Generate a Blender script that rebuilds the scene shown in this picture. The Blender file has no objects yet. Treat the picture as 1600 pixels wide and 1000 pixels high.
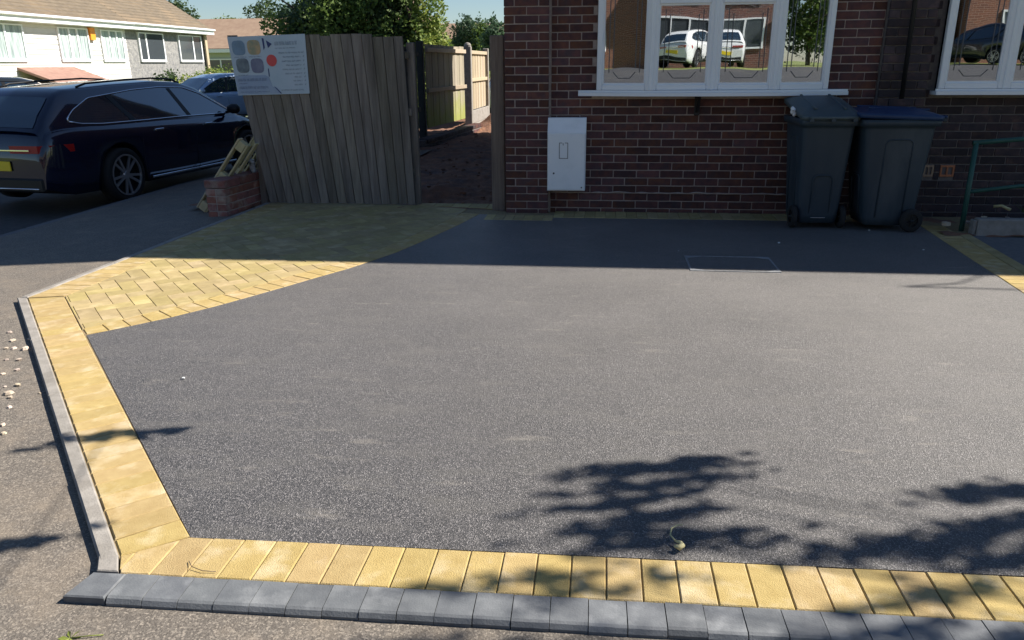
import bpy, math, random
from mathutils import Vector, Matrix, noise
random.seed(7)
R = math.radians
scn = bpy.context.scene
col = scn.collection

# ------------------------------------------------------------------ camera
cd = bpy.data.cameras.new('camera'); cam = bpy.data.objects.new('camera', cd); col.objects.link(cam)
cd.lens = 27.0; cd.sensor_width = 36; cd.clip_start = .05; cd.clip_end = 2000
th, ro, psi = .32187, .008796, .11666
r0 = Vector((math.cos(psi), math.sin(psi), 0))
fw = Vector((-math.sin(psi)*math.cos(th), math.cos(psi)*math.cos(th), -math.sin(th)))
dn = fw.cross(r0)
cx = r0*math.cos(ro)+dn*math.sin(ro); cyv = r0*math.sin(ro)-dn*math.cos(ro); cz = -fw
cam.matrix_world = Matrix(((cx.x, cyv.x, cz.x, 0), (cx.y, cyv.y, cz.y, 0), (cx.z, cyv.z, cz.z, 1.4083), (0, 0, 0, 1)))
scn.camera = cam

# ------------------------------------------------------------------ light
SUN_EL, SUN_A = R(42), R(18.9)            # A: angle of the sun above +X towards +Y
sdir = Vector((math.cos(SUN_EL)*math.cos(SUN_A), math.cos(SUN_EL)*math.sin(SUN_A), math.sin(SUN_EL)))
w = bpy.data.worlds.new('World'); scn.world = w; w.use_nodes = True
nt = w.node_tree; bg = nt.nodes['Background']
sky = nt.nodes.new('ShaderNodeTexSky'); sky.sky_type = 'NISHITA'; sky.sun_disc = False
sky.sun_elevation = SUN_EL; sky.sun_rotation = math.pi/2-SUN_A
sky.air_density = 1.0; sky.dust_density = .1; sky.ozone_density = 4.5
nt.links.new(sky.outputs[0], bg.inputs[0]); bg.inputs[1].default_value = .052
sl = bpy.data.lights.new('sun', 'SUN'); sl.energy = 5.0; sl.angle = R(.53); sl.color = (1, .93, .83)
so = bpy.data.objects.new('sun', sl); col.objects.link(so)
so.rotation_euler = sdir.to_track_quat('Z', 'Y').to_euler()
vs = scn.view_settings; vs.view_transform = 'Standard'; vs.look = 'None'; vs.exposure = 1.05; vs.gamma = 1; vs.use_curve_mapping = False

# ------------------------------------------------------------------ materials
MATS = {}
def mat(name, c1, c2=None, scale=6, rough=.8, bump=0, bscale=60, rnd=0, metal=0, spec=.4, c3=None, s3=1.2, coat=0, stretch=None, sat=1, bdist=.01, trans=0, ior=1.45, detail=5, lo=.35, hi=.65):
    m = bpy.data.materials.new(name); m.use_nodes = True; n = m.node_tree.nodes; l = m.node_tree.links
    b = n['Principled BSDF']; b.inputs['Roughness'].default_value = rough; b.inputs['Metallic'].default_value = metal
    b.inputs['Specular IOR Level'].default_value = spec; b.inputs['Coat Weight'].default_value = coat; b.inputs['Coat Roughness'].default_value = .03
    b.inputs['Transmission Weight'].default_value = trans; b.inputs['IOR'].default_value = ior
    tc = n.new('ShaderNodeTexCoord'); oi = n.new('ShaderNodeObjectInfo')
    mu = n.new('ShaderNodeVectorMath'); mu.operation = 'SCALE'; mu.inputs[3].default_value = 37
    cmb = n.new('ShaderNodeCombineXYZ')
    for i in range(3): l.new(oi.outputs['Random'], cmb.inputs[i])
    l.new(cmb.outputs[0], mu.inputs[0])
    ad = n.new('ShaderNodeVectorMath'); ad.operation = 'ADD'
    l.new(tc.outputs['Object'], ad.inputs[0]); l.new(mu.outputs[0], ad.inputs[1])
    vec = ad.outputs[0]
    if stretch:
        mp = n.new('ShaderNodeMapping'); mp.inputs['Scale'].default_value = stretch; l.new(vec, mp.inputs[0]); vec = mp.outputs[0]
    def nz(s, d=detail):
        t = n.new('ShaderNodeTexNoise'); t.inputs['Scale'].default_value = s; t.inputs['Detail'].default_value = d; t.inputs['Roughness'].default_value = .6
        l.new(vec, t.inputs['Vector']); return t
    def ramp(src, a, c, p0=lo, p1=hi):
        r = n.new('ShaderNodeValToRGB'); r.color_ramp.elements[0].position = p0; r.color_ramp.elements[1].position = p1
        r.color_ramp.elements[0].color = (*a, 1); r.color_ramp.elements[1].color = (*c, 1); l.new(src, r.inputs[0]); return r.outputs[0]
    if c2 is None: c2 = c1
    out = ramp(nz(scale).outputs[0], c1, c2)
    if c3:
        f = n.new('ShaderNodeMapRange'); f.inputs[1].default_value = .52; f.inputs[2].default_value = .72; l.new(nz(s3).outputs[0], f.inputs[0])
        mx = n.new('ShaderNodeMix'); mx.data_type = 'RGBA'; l.new(f.outputs[0], mx.inputs[0]); l.new(out, mx.inputs[6]); mx.inputs[7].default_value = (*c3, 1); out = mx.outputs[2]
    if rnd:
        h = n.new('ShaderNodeHueSaturation'); mr = n.new('ShaderNodeMapRange'); mr.inputs[3].default_value = 1-rnd; mr.inputs[4].default_value = 1+rnd
        l.new(oi.outputs['Random'], mr.inputs[0]); l.new(mr.outputs[0], h.inputs['Value'])
        wn = n.new('ShaderNodeTexWhiteNoise'); wn.noise_dimensions = '1D'; l.new(oi.outputs['Random'], wn.inputs['W'])
        m2 = n.new('ShaderNodeMapRange'); m2.inputs[3].default_value = .5-.02*rnd/.3; m2.inputs[4].default_value = .5+.02*rnd/.3; l.new(wn.outputs[0], m2.inputs[0]); l.new(m2.outputs[0], h.inputs['Hue'])
        m3 = n.new('ShaderNodeMapRange'); m3.inputs[3].default_value = 1-rnd*.7; m3.inputs[4].default_value = 1+rnd*.4; l.new(wn.outputs[0], m3.inputs[0]); l.new(m3.outputs[0], h.inputs['Saturation'])
        l.new(out, h.inputs['Color']); out = h.outputs[0]
    l.new(out, b.inputs['Base Color'])
    if bump:
        bp = n.new('ShaderNodeBump'); bp.inputs['Strength'].default_value = bump; bp.inputs['Distance'].default_value = bdist
        l.new(nz(bscale, 4).outputs[0], bp.inputs['Height']); l.new(bp.outputs[0], b.inputs['Normal'])
    MATS[name] = m; return m

mat('buff_block', (.38, .275, .112), (.44, .328, .142), 18, .88, .9, 260, .08, c3=(.55, .45, .28), s3=7, bdist=.004)
mat('field_block', (.32, .25, .115), (.39, .305, .14), 11, .85, .5, 220, .11, c3=(.50, .40, .21), s3=5, bdist=.004)
mat('charcoal_block', (.105, .113, .124), (.15, .16, .17), 12, .75, .3, 180, .10, c3=(.22, .23, .24), s3=7, bdist=.004)
mat('concrete', (.23, .215, .195), (.30, .28, .255), 14, .9, .4, 120, .05, c3=(.18, .165, .145), s3=6, bdist=.006)
mat('sand', (.30, .23, .12), (.20, .15, .09), 30, .95, .3, 200)
mat('old_path', (.13, .13, .135), (.17, .165, .165), 20, .9, .5, 150, bdist=.005)
mat('brick', (.125, .048, .038), (.07, .032, .034), 14, .85,   .6, 90, .32, c3=(.07, .045, .05), s3=8, bdist=.006)
mat('dark_brick', (.055, .036, .04), (.034, .027, .033), 14, .8, .5, 90, .4, c3=(.10, .06, .055), s3=8, bdist=.006)
mat('mortar', (.33, .265, .235), (.42, .34, .30), 25, .95, .6, 150, bdist=.004, c3=(.26, .20, .18), s3=2)
mat('dark_mortar', (.14, .125, .12), (.19, .17, .16), 25, .95, .6, 150, bdist=.004)
mat('red_brick', (.26, .095, .065), (.17, .07, .055), 9, .9, .6, 60, .25, bdist=.008, c3=(.34, .27, .22), s3=5)
mat('upvc', (.80, .82, .84), (.76, .79, .82), 3, .3, 0)
mat('white_metal', (.86, .87, .87), (.82, .84, .85), 3, .45, 0, c3=(.76, .78, .78), s3=4)
mat('old_wood', (.15, .13, .108), (.225, .20, .168), 9, .9, .7, 60, .24, stretch=(4, 4, .3), c3=(.075, .066, .055), s3=1.6, bdist=.008)
mat('post_wood', (.16, .12, .095), (.24, .19, .15), 7, .9, .6, 40, .1, stretch=(6, 6, .35), bdist=.008)
mat('pale_wood', (.34, .275, .20), (.44, .36, .26), 7, .85, .5, 40, .15, stretch=(6, 6, .35), bdist=.008)
mat('pallet_wood', (.42, .36, .20), (.56, .48, .28), 7, .85, .5, 40, .15, bdist=.006)
mat('mossy_wood', (.27, .24, .185), (.34, .30, .22), 7, .9, .5, 40, .15, stretch=(3, 3, .5), c3=(.22, .20, .16), s3=2, bdist=.008)
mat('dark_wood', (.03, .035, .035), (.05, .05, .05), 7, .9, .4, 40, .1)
mat('soil', (.16, .085, .06), (.26, .13, .075), 5, .95, .9, 18, c3=(.11, .075, .07), s3=2, bdist=.03)
mat('rubble', (.40, .33, .26), (.55, .45, .36), 9, .9, .5, 60, .3)
mat('asphalt_road', (.05, .052, .056), (.075, .075, .078), 12, .85, .6, 120, c3=(.09, .088, .085), s3=.6, bdist=.004)
mat('leaf_dark', (.05, .085, .04), (.085, .135, .05), 1.5, .6, 0)
mat('leaf_mid', (.10, .165, .04), (.16, .23, .06), 1.5, .6, 0)
mat('leaf_light', (.20, .26, .05), (.30, .35, .08), 1.5, .6, 0)
mat('leaf_blue', (.045, .085, .055), (.08, .135, .07), 1.5, .6, 0)
mat('bark', (.09, .07, .055), (.15, .12, .09), 9, .95, .8, 30, bdist=.02)
mat('roof_tile', (.13, .105, .078), (.175, .14, .10), 3, .9, .5, 10, c3=(.23, .17, .11), s3=.35)
mat('far_roof', (.28, .19, .135), (.34, .24, .17), 2, .9, .3, 10)
mat('porch_roof', (.25, .15, .12), (.33, .20, .16), 4, .9, .3, 10)
mat('white_boards', (.66, .65, .63), (.60, .59, .57), 3, .6, 0)
mat('pebbledash', (.19, .19, .195), (.31, .305, .295), 6, .95, .9, 14, bdist=.05)
mat('green_render', (.42, .48, .42), (.46, .52, .45), 2, .9, 0)
mat('white_paint', (.80, .80, .80), None, 3, .5, 0)
mat('curtain', (.50, .58, .57), (.16, .21, .22), 3, .8, 0, stretch=(6, 6, .3))
mat('dark_glass', (.05, .06, .07), None, 3, .08, 0, spec=.8)
mat('dark_room', (.035, .035, .04), None, 3, .9, 0)
mat('orange_plastic', (.85, .30, .03), None, 3, .4, 0)
mat('navy_paint', (.003, .006, .024), (.004, .007, .028), 3, .18, 0, coat=1, metal=0)
mat('blue_silver_paint', (.30, .42, .60), (.32, .44, .62), 3, .3, 0, coat=1)
mat('white_car_paint', (.75, .77, .78), None, 3, .25, 0, coat=1)
mat('black_car_paint', (.02, .025, .03), None, 3, .25, 0, coat=1)
mat('car_glass', (.015, .03, .05), None, 3, .03, 0, spec=1, coat=1)
mat('chrome', (.75, .77, .80), None, 3, .15, 0, metal=1)
mat('alloy', (.50, .51, .53), None, 3, .3, 0, metal=.8)
mat('tyre', (.02, .02, .021), None, 3, .85, 0)
mat('black_plastic', (.012, .013, .015), None, 3, .5, 0)
mat('tail_red', (.35, .01, .01), None, 3, .15, 0, coat=1)
mat('yellow_plate', (.80, .60, .03), None, 3, .4, 0)
mat('bin_grey', (.026, .042, .058), (.034, .05, .066), 5, .5, .15, 30, c3=(.06, .076, .09), s3=2.5, stretch=(1, 1, .4))
mat('bin_lid_grey', (.065, .09, .10), (.08, .105, .115), 5, .5, .1, 30)
mat('bin_blue', (.014, .035, .095), (.018, .042, .11), 5, .45, .1, 30)
mat('green_paint', (.018, .075, .065), (.028, .095, .08), 9, .5, .2, 40)
mat('terracotta', (.42, .16, .08), (.50, .20, .10), 12, .85, .2, 60)
mat('terracotta_pale', (.34, .24, .17), (.40, .28, .19), 12, .85, .2, 60)
mat('bag_white', (.75, .76, .78), None, 3, .4, 0)
mat('sign_face', (.40, .50, .58), (.46, .54, .62), 3, .5, 0)
mat('sign_blue', (.26, .34, .48), (.32, .40, .52), 4, .5, 0)
mat('sign_navy', (.035, .055, .16), None, 3, .5, 0)
mat('sign_dark', (.07, .10, .17), None, 3, .5, 0)
mat('sign_red', (.62, .09, .09), None, 3, .5, 0)
mat('sign_photo_sky', (.20, .30, .42), (.16, .24, .32), 9, .5, 0)
mat('sign_photo_sand', (.52, .36, .20), (.25, .28, .20), 14, .5, 0)
mat('sign_photo_grey', (.24, .30, .32), (.12, .15, .18), 9, .5, 0)
mat('sign_photo_violet', (.11, .12, .22), (.20, .22, .30), 9, .5, 0)
mat('grass', (.13, .19, .045), (.26, .27, .09), 1.2, .95, .3, 20)
mat('dry_twig', (.55, .50, .28), (.45, .42, .22), 20, .7, 0)
mat('white_bit', (.7, .72, .72), None, 3, .6, 0)
mat('lead', (.10, .11, .13), None, 3, .4, 0, metal=.6)
mat('distant_hill', (.10, .12, .10), (.14, .15, .12), .1, .95, 0)
mat('red_paint', (.5, .03, .03), None, 3, .4, 0)
mat('can_black', (.03, .03, .035), (.4, .4, .42), 30, .4, 0)
mat('copper_pipe', (.02, .02, .022), None, 3, .5, 0)

mat('galvanised', (.20, .21, .22), (.32, .33, .34), 20, .6, .2, 60)
def translucent(names, f=.4):
    for nme in names:
        m = MATS[nme]; n = m.node_tree.nodes; l = m.node_tree.links; b = n['Principled BSDF']; o = n['Material Output']
        t = n.new('ShaderNodeBsdfTranslucent'); mx = n.new('ShaderNodeMixShader'); mx.inputs[0].default_value = f
        l.new(b.inputs['Base Color'].links[0].from_socket, t.inputs['Color']); l.new(b.outputs[0], mx.inputs[1]); l.new(t.outputs[0], mx.inputs[2]); l.new(mx.outputs[0], o.inputs['Surface'])
def moss():
    m = MATS['mossy_wood']; n = m.node_tree.nodes; l = m.node_tree.links; b = n['Principled BSDF']; src = b.inputs['Base Color'].links[0].from_socket
    tc = n.new('ShaderNodeTexCoord'); sx = n.new('ShaderNodeSeparateXYZ'); l.new(tc.outputs['Object'], sx.inputs[0])
    nz = n.new('ShaderNodeTexNoise'); nz.inputs['Scale'].default_value = 4; l.new(tc.outputs['Object'], nz.inputs['Vector'])
    a = n.new('ShaderNodeMath'); a.operation = 'MULTIPLY_ADD'; l.new(nz.outputs[0], a.inputs[0]); a.inputs[1].default_value = .8; l.new(sx.outputs[2], a.inputs[2])
    mr = n.new('ShaderNodeMapRange'); mr.inputs[1].default_value = 1.3; mr.inputs[2].default_value = .75; mr.inputs[4].default_value = .8; l.new(a.outputs[0], mr.inputs[0])
    mx = n.new('ShaderNodeMix'); mx.data_type = 'RGBA'; l.new(mr.outputs[0], mx.inputs[0]); l.new(src, mx.inputs[6]); mx.inputs[7].default_value = (.26, .29, .05, 1); l.new(mx.outputs[2], b.inputs['Base Color'])
moss()
translucent(['leaf_dark', 'leaf_mid', 'leaf_light', 'leaf_blue'])
def tarmac():
    m = bpy.data.materials.new('new_tarmac'); m.use_nodes = True; n = m.node_tree.nodes; l = m.node_tree.links
    b = n['Principled BSDF']; tc = n.new('ShaderNodeTexCoord')
    def nz(s, d=3, rg=.6, mapping=None):
        t = n.new('ShaderNodeTexNoise'); t.inputs['Scale'].default_value = s; t.inputs['Detail'].default_value = d; t.inputs['Roughness'].default_value = rg
        v = tc.outputs['Object']
        if mapping:
            mp = n.new('ShaderNodeMapping'); mp.inputs['Scale'].default_value = mapping; l.new(v, mp.inputs[0]); v = mp.outputs[0]
        l.new(v, t.inputs['Vector']); return t.outputs[0]
    vo = n.new('ShaderNodeTexVoronoi'); vo.inputs['Scale'].default_value = 310; l.new(tc.outputs['Object'], vo.inputs['Vector'])
    sep = n.new('ShaderNodeSeparateColor'); l.new(vo.outputs['Color'], sep.inputs[0])
    rp = n.new('ShaderNodeValToRGB'); e = rp.color_ramp.elements
    e[0].position = 0; e[0].color = (.008, .008, .009, 1); e[1].position = 1; e[1].color = (.30, .28, .275, 1)
    a = e.new(.45); a.color = (.027, .025, .027, 1); a = e.new(.8); a.color = (.092, .087, .088, 1)
    l.new(sep.outputs[0], rp.inputs[0])
    f = n.new('ShaderNodeMapRange'); f.inputs[1].default_value = .49; f.inputs[2].default_value = .74; f.inputs[4].default_value = .5
    l.new(nz(2.6, 6, .62, (1, 3.2, 1)), f.inputs[0])
    mx = n.new('ShaderNodeMix'); mx.data_type = 'RGBA'; l.new(f.outputs[0], mx.inputs[0]); l.new(rp.outputs[0], mx.inputs[6]); mx.inputs[7].default_value = (.12, .112, .10, 1)
    g = n.new('ShaderNodeMapRange'); g.inputs[3].default_value = .75; g.inputs[4].default_value = 1.25; l.new(nz(1.1, 4), g.inputs[0])
    sx = n.new('ShaderNodeSeparateXYZ'); l.new(tc.outputs['Object'], sx.inputs[0])
    # builders' dust, with sun sheen towards house and neighbour painted into its gradient
    dv = n.new('ShaderNodeMath'); dv.operation = 'MULTIPLY_ADD'; l.new(sx.outputs[0], dv.inputs[0]); dv.inputs[1].default_value = .35; l.new(sx.outputs[1], dv.inputs[2])
    dm = n.new('ShaderNodeMapRange'); dm.inputs[1].default_value = 1.6; dm.inputs[2].default_value = 5.2; dm.inputs[3].default_value = .0; dm.inputs[4].default_value = .62; l.new(dv.outputs[0], dm.inputs[0])
    mw = n.new('ShaderNodeMath'); mw.operation = 'MULTIPLY'; l.new(dm.outputs[0], mw.inputs[0]); l.new(nz(.9, 6), mw.inputs[1])
    m9 = n.new('ShaderNodeMix'); m9.data_type = 'RGBA'; l.new(mw.outputs[0], m9.inputs[0]); l.new(mx.outputs[2], m9.inputs[6]); m9.inputs[7].default_value = (.24, .225, .21, 1)
    sc_ = n.new('ShaderNodeMapRange'); sc_.inputs[1].default_value = .60; sc_.inputs[2].default_value = .70; sc_.inputs[4].default_value = .45; l.new(nz(3.2, 7, .66, (.8, 3.6, 1)), sc_.inputs[0])
    m8 = n.new('ShaderNodeMix'); m8.data_type = 'RGBA'; l.new(sc_.outputs[0], m8.inputs[0]); l.new(m9.outputs[2], m8.inputs[6]); m8.inputs[7].default_value = (.27, .245, .21, 1); m9 = m8
    h = n.new('ShaderNodeHueSaturation'); l.new(m9.outputs[2], h.inputs['Color']); l.new(g.outputs[0], h.inputs['Value'])
    l.new(h.outputs[0], b.inputs['Base Color'])
    b.inputs['Roughness'].default_value = .55; b.inputs['Specular IOR Level'].default_value = .9; b.inputs['Sheen Weight'].default_value = .03; b.inputs['Sheen Roughness'].default_value = .5
    bp = n.new('ShaderNodeBump'); bp.inputs['Strength'].default_value = .8; bp.inputs['Distance'].default_value = .004
    l.new(vo.outputs['Distance'], bp.inputs['Height'])
    bp2 = n.new('ShaderNodeBump'); bp2.inputs['Strength'].default_value = .6; bp2.inputs['Distance'].default_value = .003
    l.new(nz(420, 2), bp2.inputs['Height']); l.new(bp.outputs[0], bp2.inputs['Normal']); l.new(bp2.outputs[0], b.inputs['Normal'])
    MATS['new_tarmac'] = m
tarmac()
def old_tarmac():
    m = bpy.data.materials.new('old_tarmac'); m.use_nodes = True; n = m.node_tree.nodes; l = m.node_tree.links
    b = n['Principled BSDF']; tc = n.new('ShaderNodeTexCoord')
    def nz(s, d=3, rg=.6):
        t = n.new('ShaderNodeTexNoise'); t.inputs['Scale'].default_value = s; t.inputs['Detail'].default_value = d; t.inputs['Roughness'].default_value = rg
        l.new(tc.outputs['Object'], t.inputs['Vector']); return t.outputs[0]
    vo = n.new('ShaderNodeTexVoronoi'); vo.inputs['Scale'].default_value = 190; l.new(tc.outputs['Object'], vo.inputs['Vector'])
    sep = n.new('ShaderNodeSeparateColor'); l.new(vo.outputs['Color'], sep.inputs[0])
    rp = n.new('ShaderNodeValToRGB'); e = rp.color_ramp.elements
    e[0].color = (.09, .078, .066, 1); e[1].color = (.27, .235, .195, 1); a = e.new(.7); a.color = (.15, .132, .112, 1)
    l.new(sep.outputs[0], rp.inputs[0])
    f = n.new('ShaderNodeMapRange'); f.inputs[1].default_value = .48; f.inputs[2].default_value = .7; f.inputs[4].default_value = .6; l.new(nz(3.5, 8, .7), f.inputs[0])
    mx = n.new('ShaderNodeMix'); mx.data_type = 'RGBA'; l.new(f.outputs[0], mx.inputs[0]); l.new(rp.outputs[0], mx.inputs[6]); mx.inputs[7].default_value = (.25, .205, .155, 1)
    l.new(mx.outputs[2], b.inputs['Base Color']); b.inputs['Roughness'].default_value = .85
    bp = n.new('ShaderNodeBump'); bp.inputs['Strength'].default_value = .7; bp.inputs['Distance'].default_value = .005; l.new(nz(160, 4), bp.inputs['Height']); l.new(bp.outputs[0], b.inputs['Normal'])
    MATS['old_tarmac'] = m
old_tarmac()
def brickwall_mat(name, c1, c2, mo):
    m = bpy.data.materials.new(name); m.use_nodes = True; n = m.node_tree.nodes; l = m.node_tree.links; b = n['Principled BSDF']
    tc = n.new('ShaderNodeTexCoord'); s = n.new('ShaderNodeSeparateXYZ'); c = n.new('ShaderNodeCombineXYZ'); ma = n.new('ShaderNodeMath')
    l.new(tc.outputs['Object'], s.inputs[0]); l.new(s.outputs[0], ma.inputs[0]); l.new(s.outputs[1], ma.inputs[1]); l.new(ma.outputs[0], c.inputs[0]); l.new(s.outputs[2], c.inputs[1])
    t = n.new('ShaderNodeTexBrick'); t.inputs['Scale'].default_value = 1; t.inputs['Mortar Size'].default_value = .005; t.inputs['Brick Width'].default_value = .225; t.inputs['Row Height'].default_value = .075
    t.inputs['Color1'].default_value = (*c1, 1); t.inputs['Color2'].default_value = (*c2, 1); t.inputs['Mortar'].default_value = (*mo, 1)
    l.new(c.outputs[0], t.inputs['Vector']); l.new(t.outputs[0], b.inputs['Base Color']); b.inputs['Roughness'].default_value = .9
    bp = n.new('ShaderNodeBump'); bp.invert = True; bp.inputs['Strength'].default_value = .6; bp.inputs['Distance'].default_value = .006
    l.new(t.outputs['Fac'], bp.inputs['Height']); l.new(bp.outputs[0], b.inputs['Normal']); MATS[name] = m
brickwall_mat('brick_print', (.16, .065, .05), (.09, .045, .042), (.30, .25, .22))
brickwall_mat('orange_brick_print', (.24, .10, .065), (.17, .075, .055), (.36, .28, .22))
def window_glass():
    m = bpy.data.materials.new('window_glass'); m.use_nodes = True; n = m.node_tree.nodes; l = m.node_tree.links
    b = n['Principled BSDF']; n.remove(b); o = n['Material Output']
    g = n.new('ShaderNodeBsdfGlossy'); g.inputs['Roughness'].default_value = .004; g.inputs['Color'].default_value = (.86, .88, .92, 1)
    t = n.new('ShaderNodeBsdfTransparent'); t.inputs['Color'].default_value = (.75, .8, .8, 1)
    mx = n.new('ShaderNodeMixShader'); mx.inputs[0].default_value = .55
    l.new(t.outputs[0], mx.inputs[1]); l.new(g.outputs[0], mx.inputs[2]); l.new(mx.outputs[0], o.inputs['Surface'])
    tc = n.new('ShaderNodeTexCoord'); nz = n.new('ShaderNodeTexNoise'); nz.inputs['Scale'].default_value = 2.2; nz.inputs['Detail'].default_value = 1
    l.new(tc.outputs['Object'], nz.inputs['Vector']); bp = n.new('ShaderNodeBump'); bp.inputs['Strength'].default_value = .12; bp.inputs['Distance'].default_value = .01
    l.new(nz.outputs[0], bp.inputs['Height']); l.new(bp.outputs[0], g.inputs['Normal'])
    MATS['window_glass'] = m
window_glass()

# ------------------------------------------------------------------ helpers
def tag(o, label=None, cat=None, group=None, kind=None):
    if label: o['label'] = label
    if cat: o['category'] = cat
    if group: o['group'] = group
    if kind: o['kind'] = kind
    return o
def empty(name, loc=(0, 0, 0), rz=0, **k):
    o = bpy.data.objects.new(name, None); o.location = loc; o.rotation_euler = (0, 0, rz); o.empty_display_size = .1; col.objects.link(o); return tag(o, **k)
class MB:
    def __init__(s): s.v = []; s.f = []; s.mi = []; s.cur = 0; s.sm = []; s.smooth = False
    def add(s, vs, fs):
        n = len(s.v); s.v += [tuple(v) for v in vs]; s.f += [tuple(n+i for i in f) for f in fs]; s.mi += [s.cur]*len(fs); s.sm += [s.smooth]*len(fs); return s
    def box(s, x0, x1, y0, y1, z0, z1, M=None):
        vs = [Vector(p) for p in [(x0, y0, z0), (x1, y0, z0), (x1, y1, z0), (x0, y1, z0), (x0, y0, z1), (x1, y0, z1), (x1, y1, z1), (x0, y1, z1)]]
        if M: vs = [M @ v for v in vs]
        return s.add(vs, [(0, 3, 2, 1), (4, 5, 6, 7), (0, 1, 5, 4), (1, 2, 6, 5), (2, 3, 7, 6), (3, 0, 4, 7)])
    def cbox(s, x0, x1, y0, y1, z0, z1, c=.004, M=None):
        """box with all twelve edges chamfered"""
        X, Y, Z = (x0, x1), (y0, y1), (z0, z1); vs = []; idx = {}
        for i in (0, 1):
            for j in (0, 1):
                for k in (0, 1):
                    sx, sy, sz = (1, -1)[i], (1, -1)[j], (1, -1)[k]
                    for a in range(3):
                        p = [X[i]+c*sx, Y[j]+c*sy, Z[k]+c*sz]; p[a] = (X[i], Y[j], Z[k])[a]
                        idx[i, j, k, a] = len(vs); vs.append(Vector(p))
        if M: vs = [M @ v for v in vs]
        F = []
        q = lambda *t: F.append(tuple(idx[u] for u in t))
        for i in (0, 1):
            t = [(i, 0, 0, 0), (i, 1, 0, 0), (i, 1, 1, 0), (i, 0, 1, 0)]; q(*(t if i else t[::-1]))
            t = [(0, i, 0, 1), (0, i, 1, 1), (1, i, 1, 1), (1, i, 0, 1)]; q(*(t if i else t[::-1]))
            t = [(0, 0, i, 2), (1, 0, i, 2), (1, 1, i, 2), (0, 1, i, 2)]; q(*(t if i else t[::-1]))
        for i in (0, 1):
            for j in (0, 1):
                q((i, j, 0, 0), (i, j, 1, 0), (i, j, 1, 1), (i, j, 0, 1)); q((i, 0, j, 0), (i, 1, j, 0), (i, 1, j, 2), (i, 0, j, 2)); q((0, i, j, 1), (1, i, j, 1), (1, i, j, 2), (0, i, j, 2))
                for k in (0, 1): q((i, j, k, 0), (i, j, k, 1), (i, j, k, 2))
        return s.add(vs, F)
    def tube(s, pts, r, n=8, cap=True):
        pts = [Vector(p) for p in pts]; rs = r if isinstance(r, (list, tuple)) else [r]*len(pts); rings = []
        for i, p in enumerate(pts):
            d = (pts[min(i+1, len(pts)-1)]-pts[max(i-1, 0)]).normalized()
            a = d.cross(Vector((0, 0, 1)) if abs(d.z) < .9 else Vector((1, 0, 0))).normalized(); b = d.cross(a)
            rings.append([p+(a*math.cos(t*2*math.pi/n)+b*math.sin(t*2*math.pi/n))*rs[i] for t in range(n)])
        vs = [v for g in rings for v in g]; fs = [(i*n+t, i*n+(t+1) % n, (i+1)*n+(t+1) % n, (i+1)*n+t) for i in range(len(pts)-1) for t in range(n)]
        if cap: fs += [tuple(range(n))[::-1], tuple((len(pts)-1)*n+t for t in range(n))]
        o = s.smooth; s.smooth = True; s.add(vs, fs); s.smooth = o; return s
    def lathe(s, prof, n=24, M=None):
        """prof: (radius, z) revolved about z"""
        vs = []; fs = []
        for r, z in prof: vs += [Vector((r*math.cos(t*2*math.pi/n), r*math.sin(t*2*math.pi/n), z)) for t in range(n)]
        if M: vs = [M @ v for v in vs]
        for i in range(len(prof)-1): fs += [(i*n+t, i*n+(t+1) % n, (i+1)*n+(t+1) % n, (i+1)*n+t) for t in range(n)]
        return s.add(vs, fs)
    def prism(s, pts, z0, z1, M=None):
        n = len(pts); vs = [Vector((*p, z0)) for p in pts]+[Vector((*p, z1)) for p in pts]
        if M: vs = [M @ v for v in vs]
        return s.add(vs, [tuple(range(n))[::-1], tuple(range(n, 2*n))]+[(i, (i+1) % n, n+(i+1) % n, n+i) for i in range(n)])
    def mesh(s, name, mats):
        me = bpy.data.meshes.new(name); me.from_pydata(s.v, [], s.f)
        for m in (mats if isinstance(mats, (list, tuple)) else [mats]): me.materials.append(MATS[m])
        me.polygons.foreach_set('material_index', s.mi); me.polygons.foreach_set('use_smooth', s.sm); me.update(); return me
    def build(s, name, mats, parent=None, loc=None, rz=0, **k):
        o = bpy.data.objects.new(name, s.mesh(name, mats)); col.objects.link(o)
        if parent: o.parent = parent
        if loc: o.location = loc
        if rz: o.rotation_euler = (0, 0, rz)
        return tag(o, **k)
def inst(name, me, parent, loc, rot=(0, 0, 0), sc=None, **k):
    o = bpy.data.objects.new(name, me); col.objects.link(o); o.parent = parent; o.location = loc; o.rotation_euler = rot
    if sc: o.scale = sc
    return tag(o, **k)
def copy_tree(o, parent=None):
    c = o.copy(); col.objects.link(c); c.parent = parent
    for ch in list(o.children): copy_tree(ch, c)
    return c
def clip(poly, region):
    """clip polygon by convex ccw region"""
    out = poly
    for i in range(len(region)):
        a, b = region[i], region[(i+1) % len(region)]; inp = out; out = []
        if not inp: return []
        sd = lambda p: (b[0]-a[0])*(p[1]-a[1])-(b[1]-a[1])*(p[0]-a[0])
        for j in range(len(inp)):
            p, q = inp[j], inp[(j+1) % len(inp)]; sp, sq = sd(p), sd(q)
            if sp >= 0: out.append(p)
            if (sp >= 0) != (sq >= 0):
                t = sp/(sp-sq); out.append((p[0]+(q[0]-p[0])*t, p[1]+(q[1]-p[1])*t))
    return out
def area(p): return .5*sum(p[i][0]*p[(i+1) % len(p)][1]-p[(i+1) % len(p)][0]*p[i][1] for i in range(len(p)))
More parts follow.
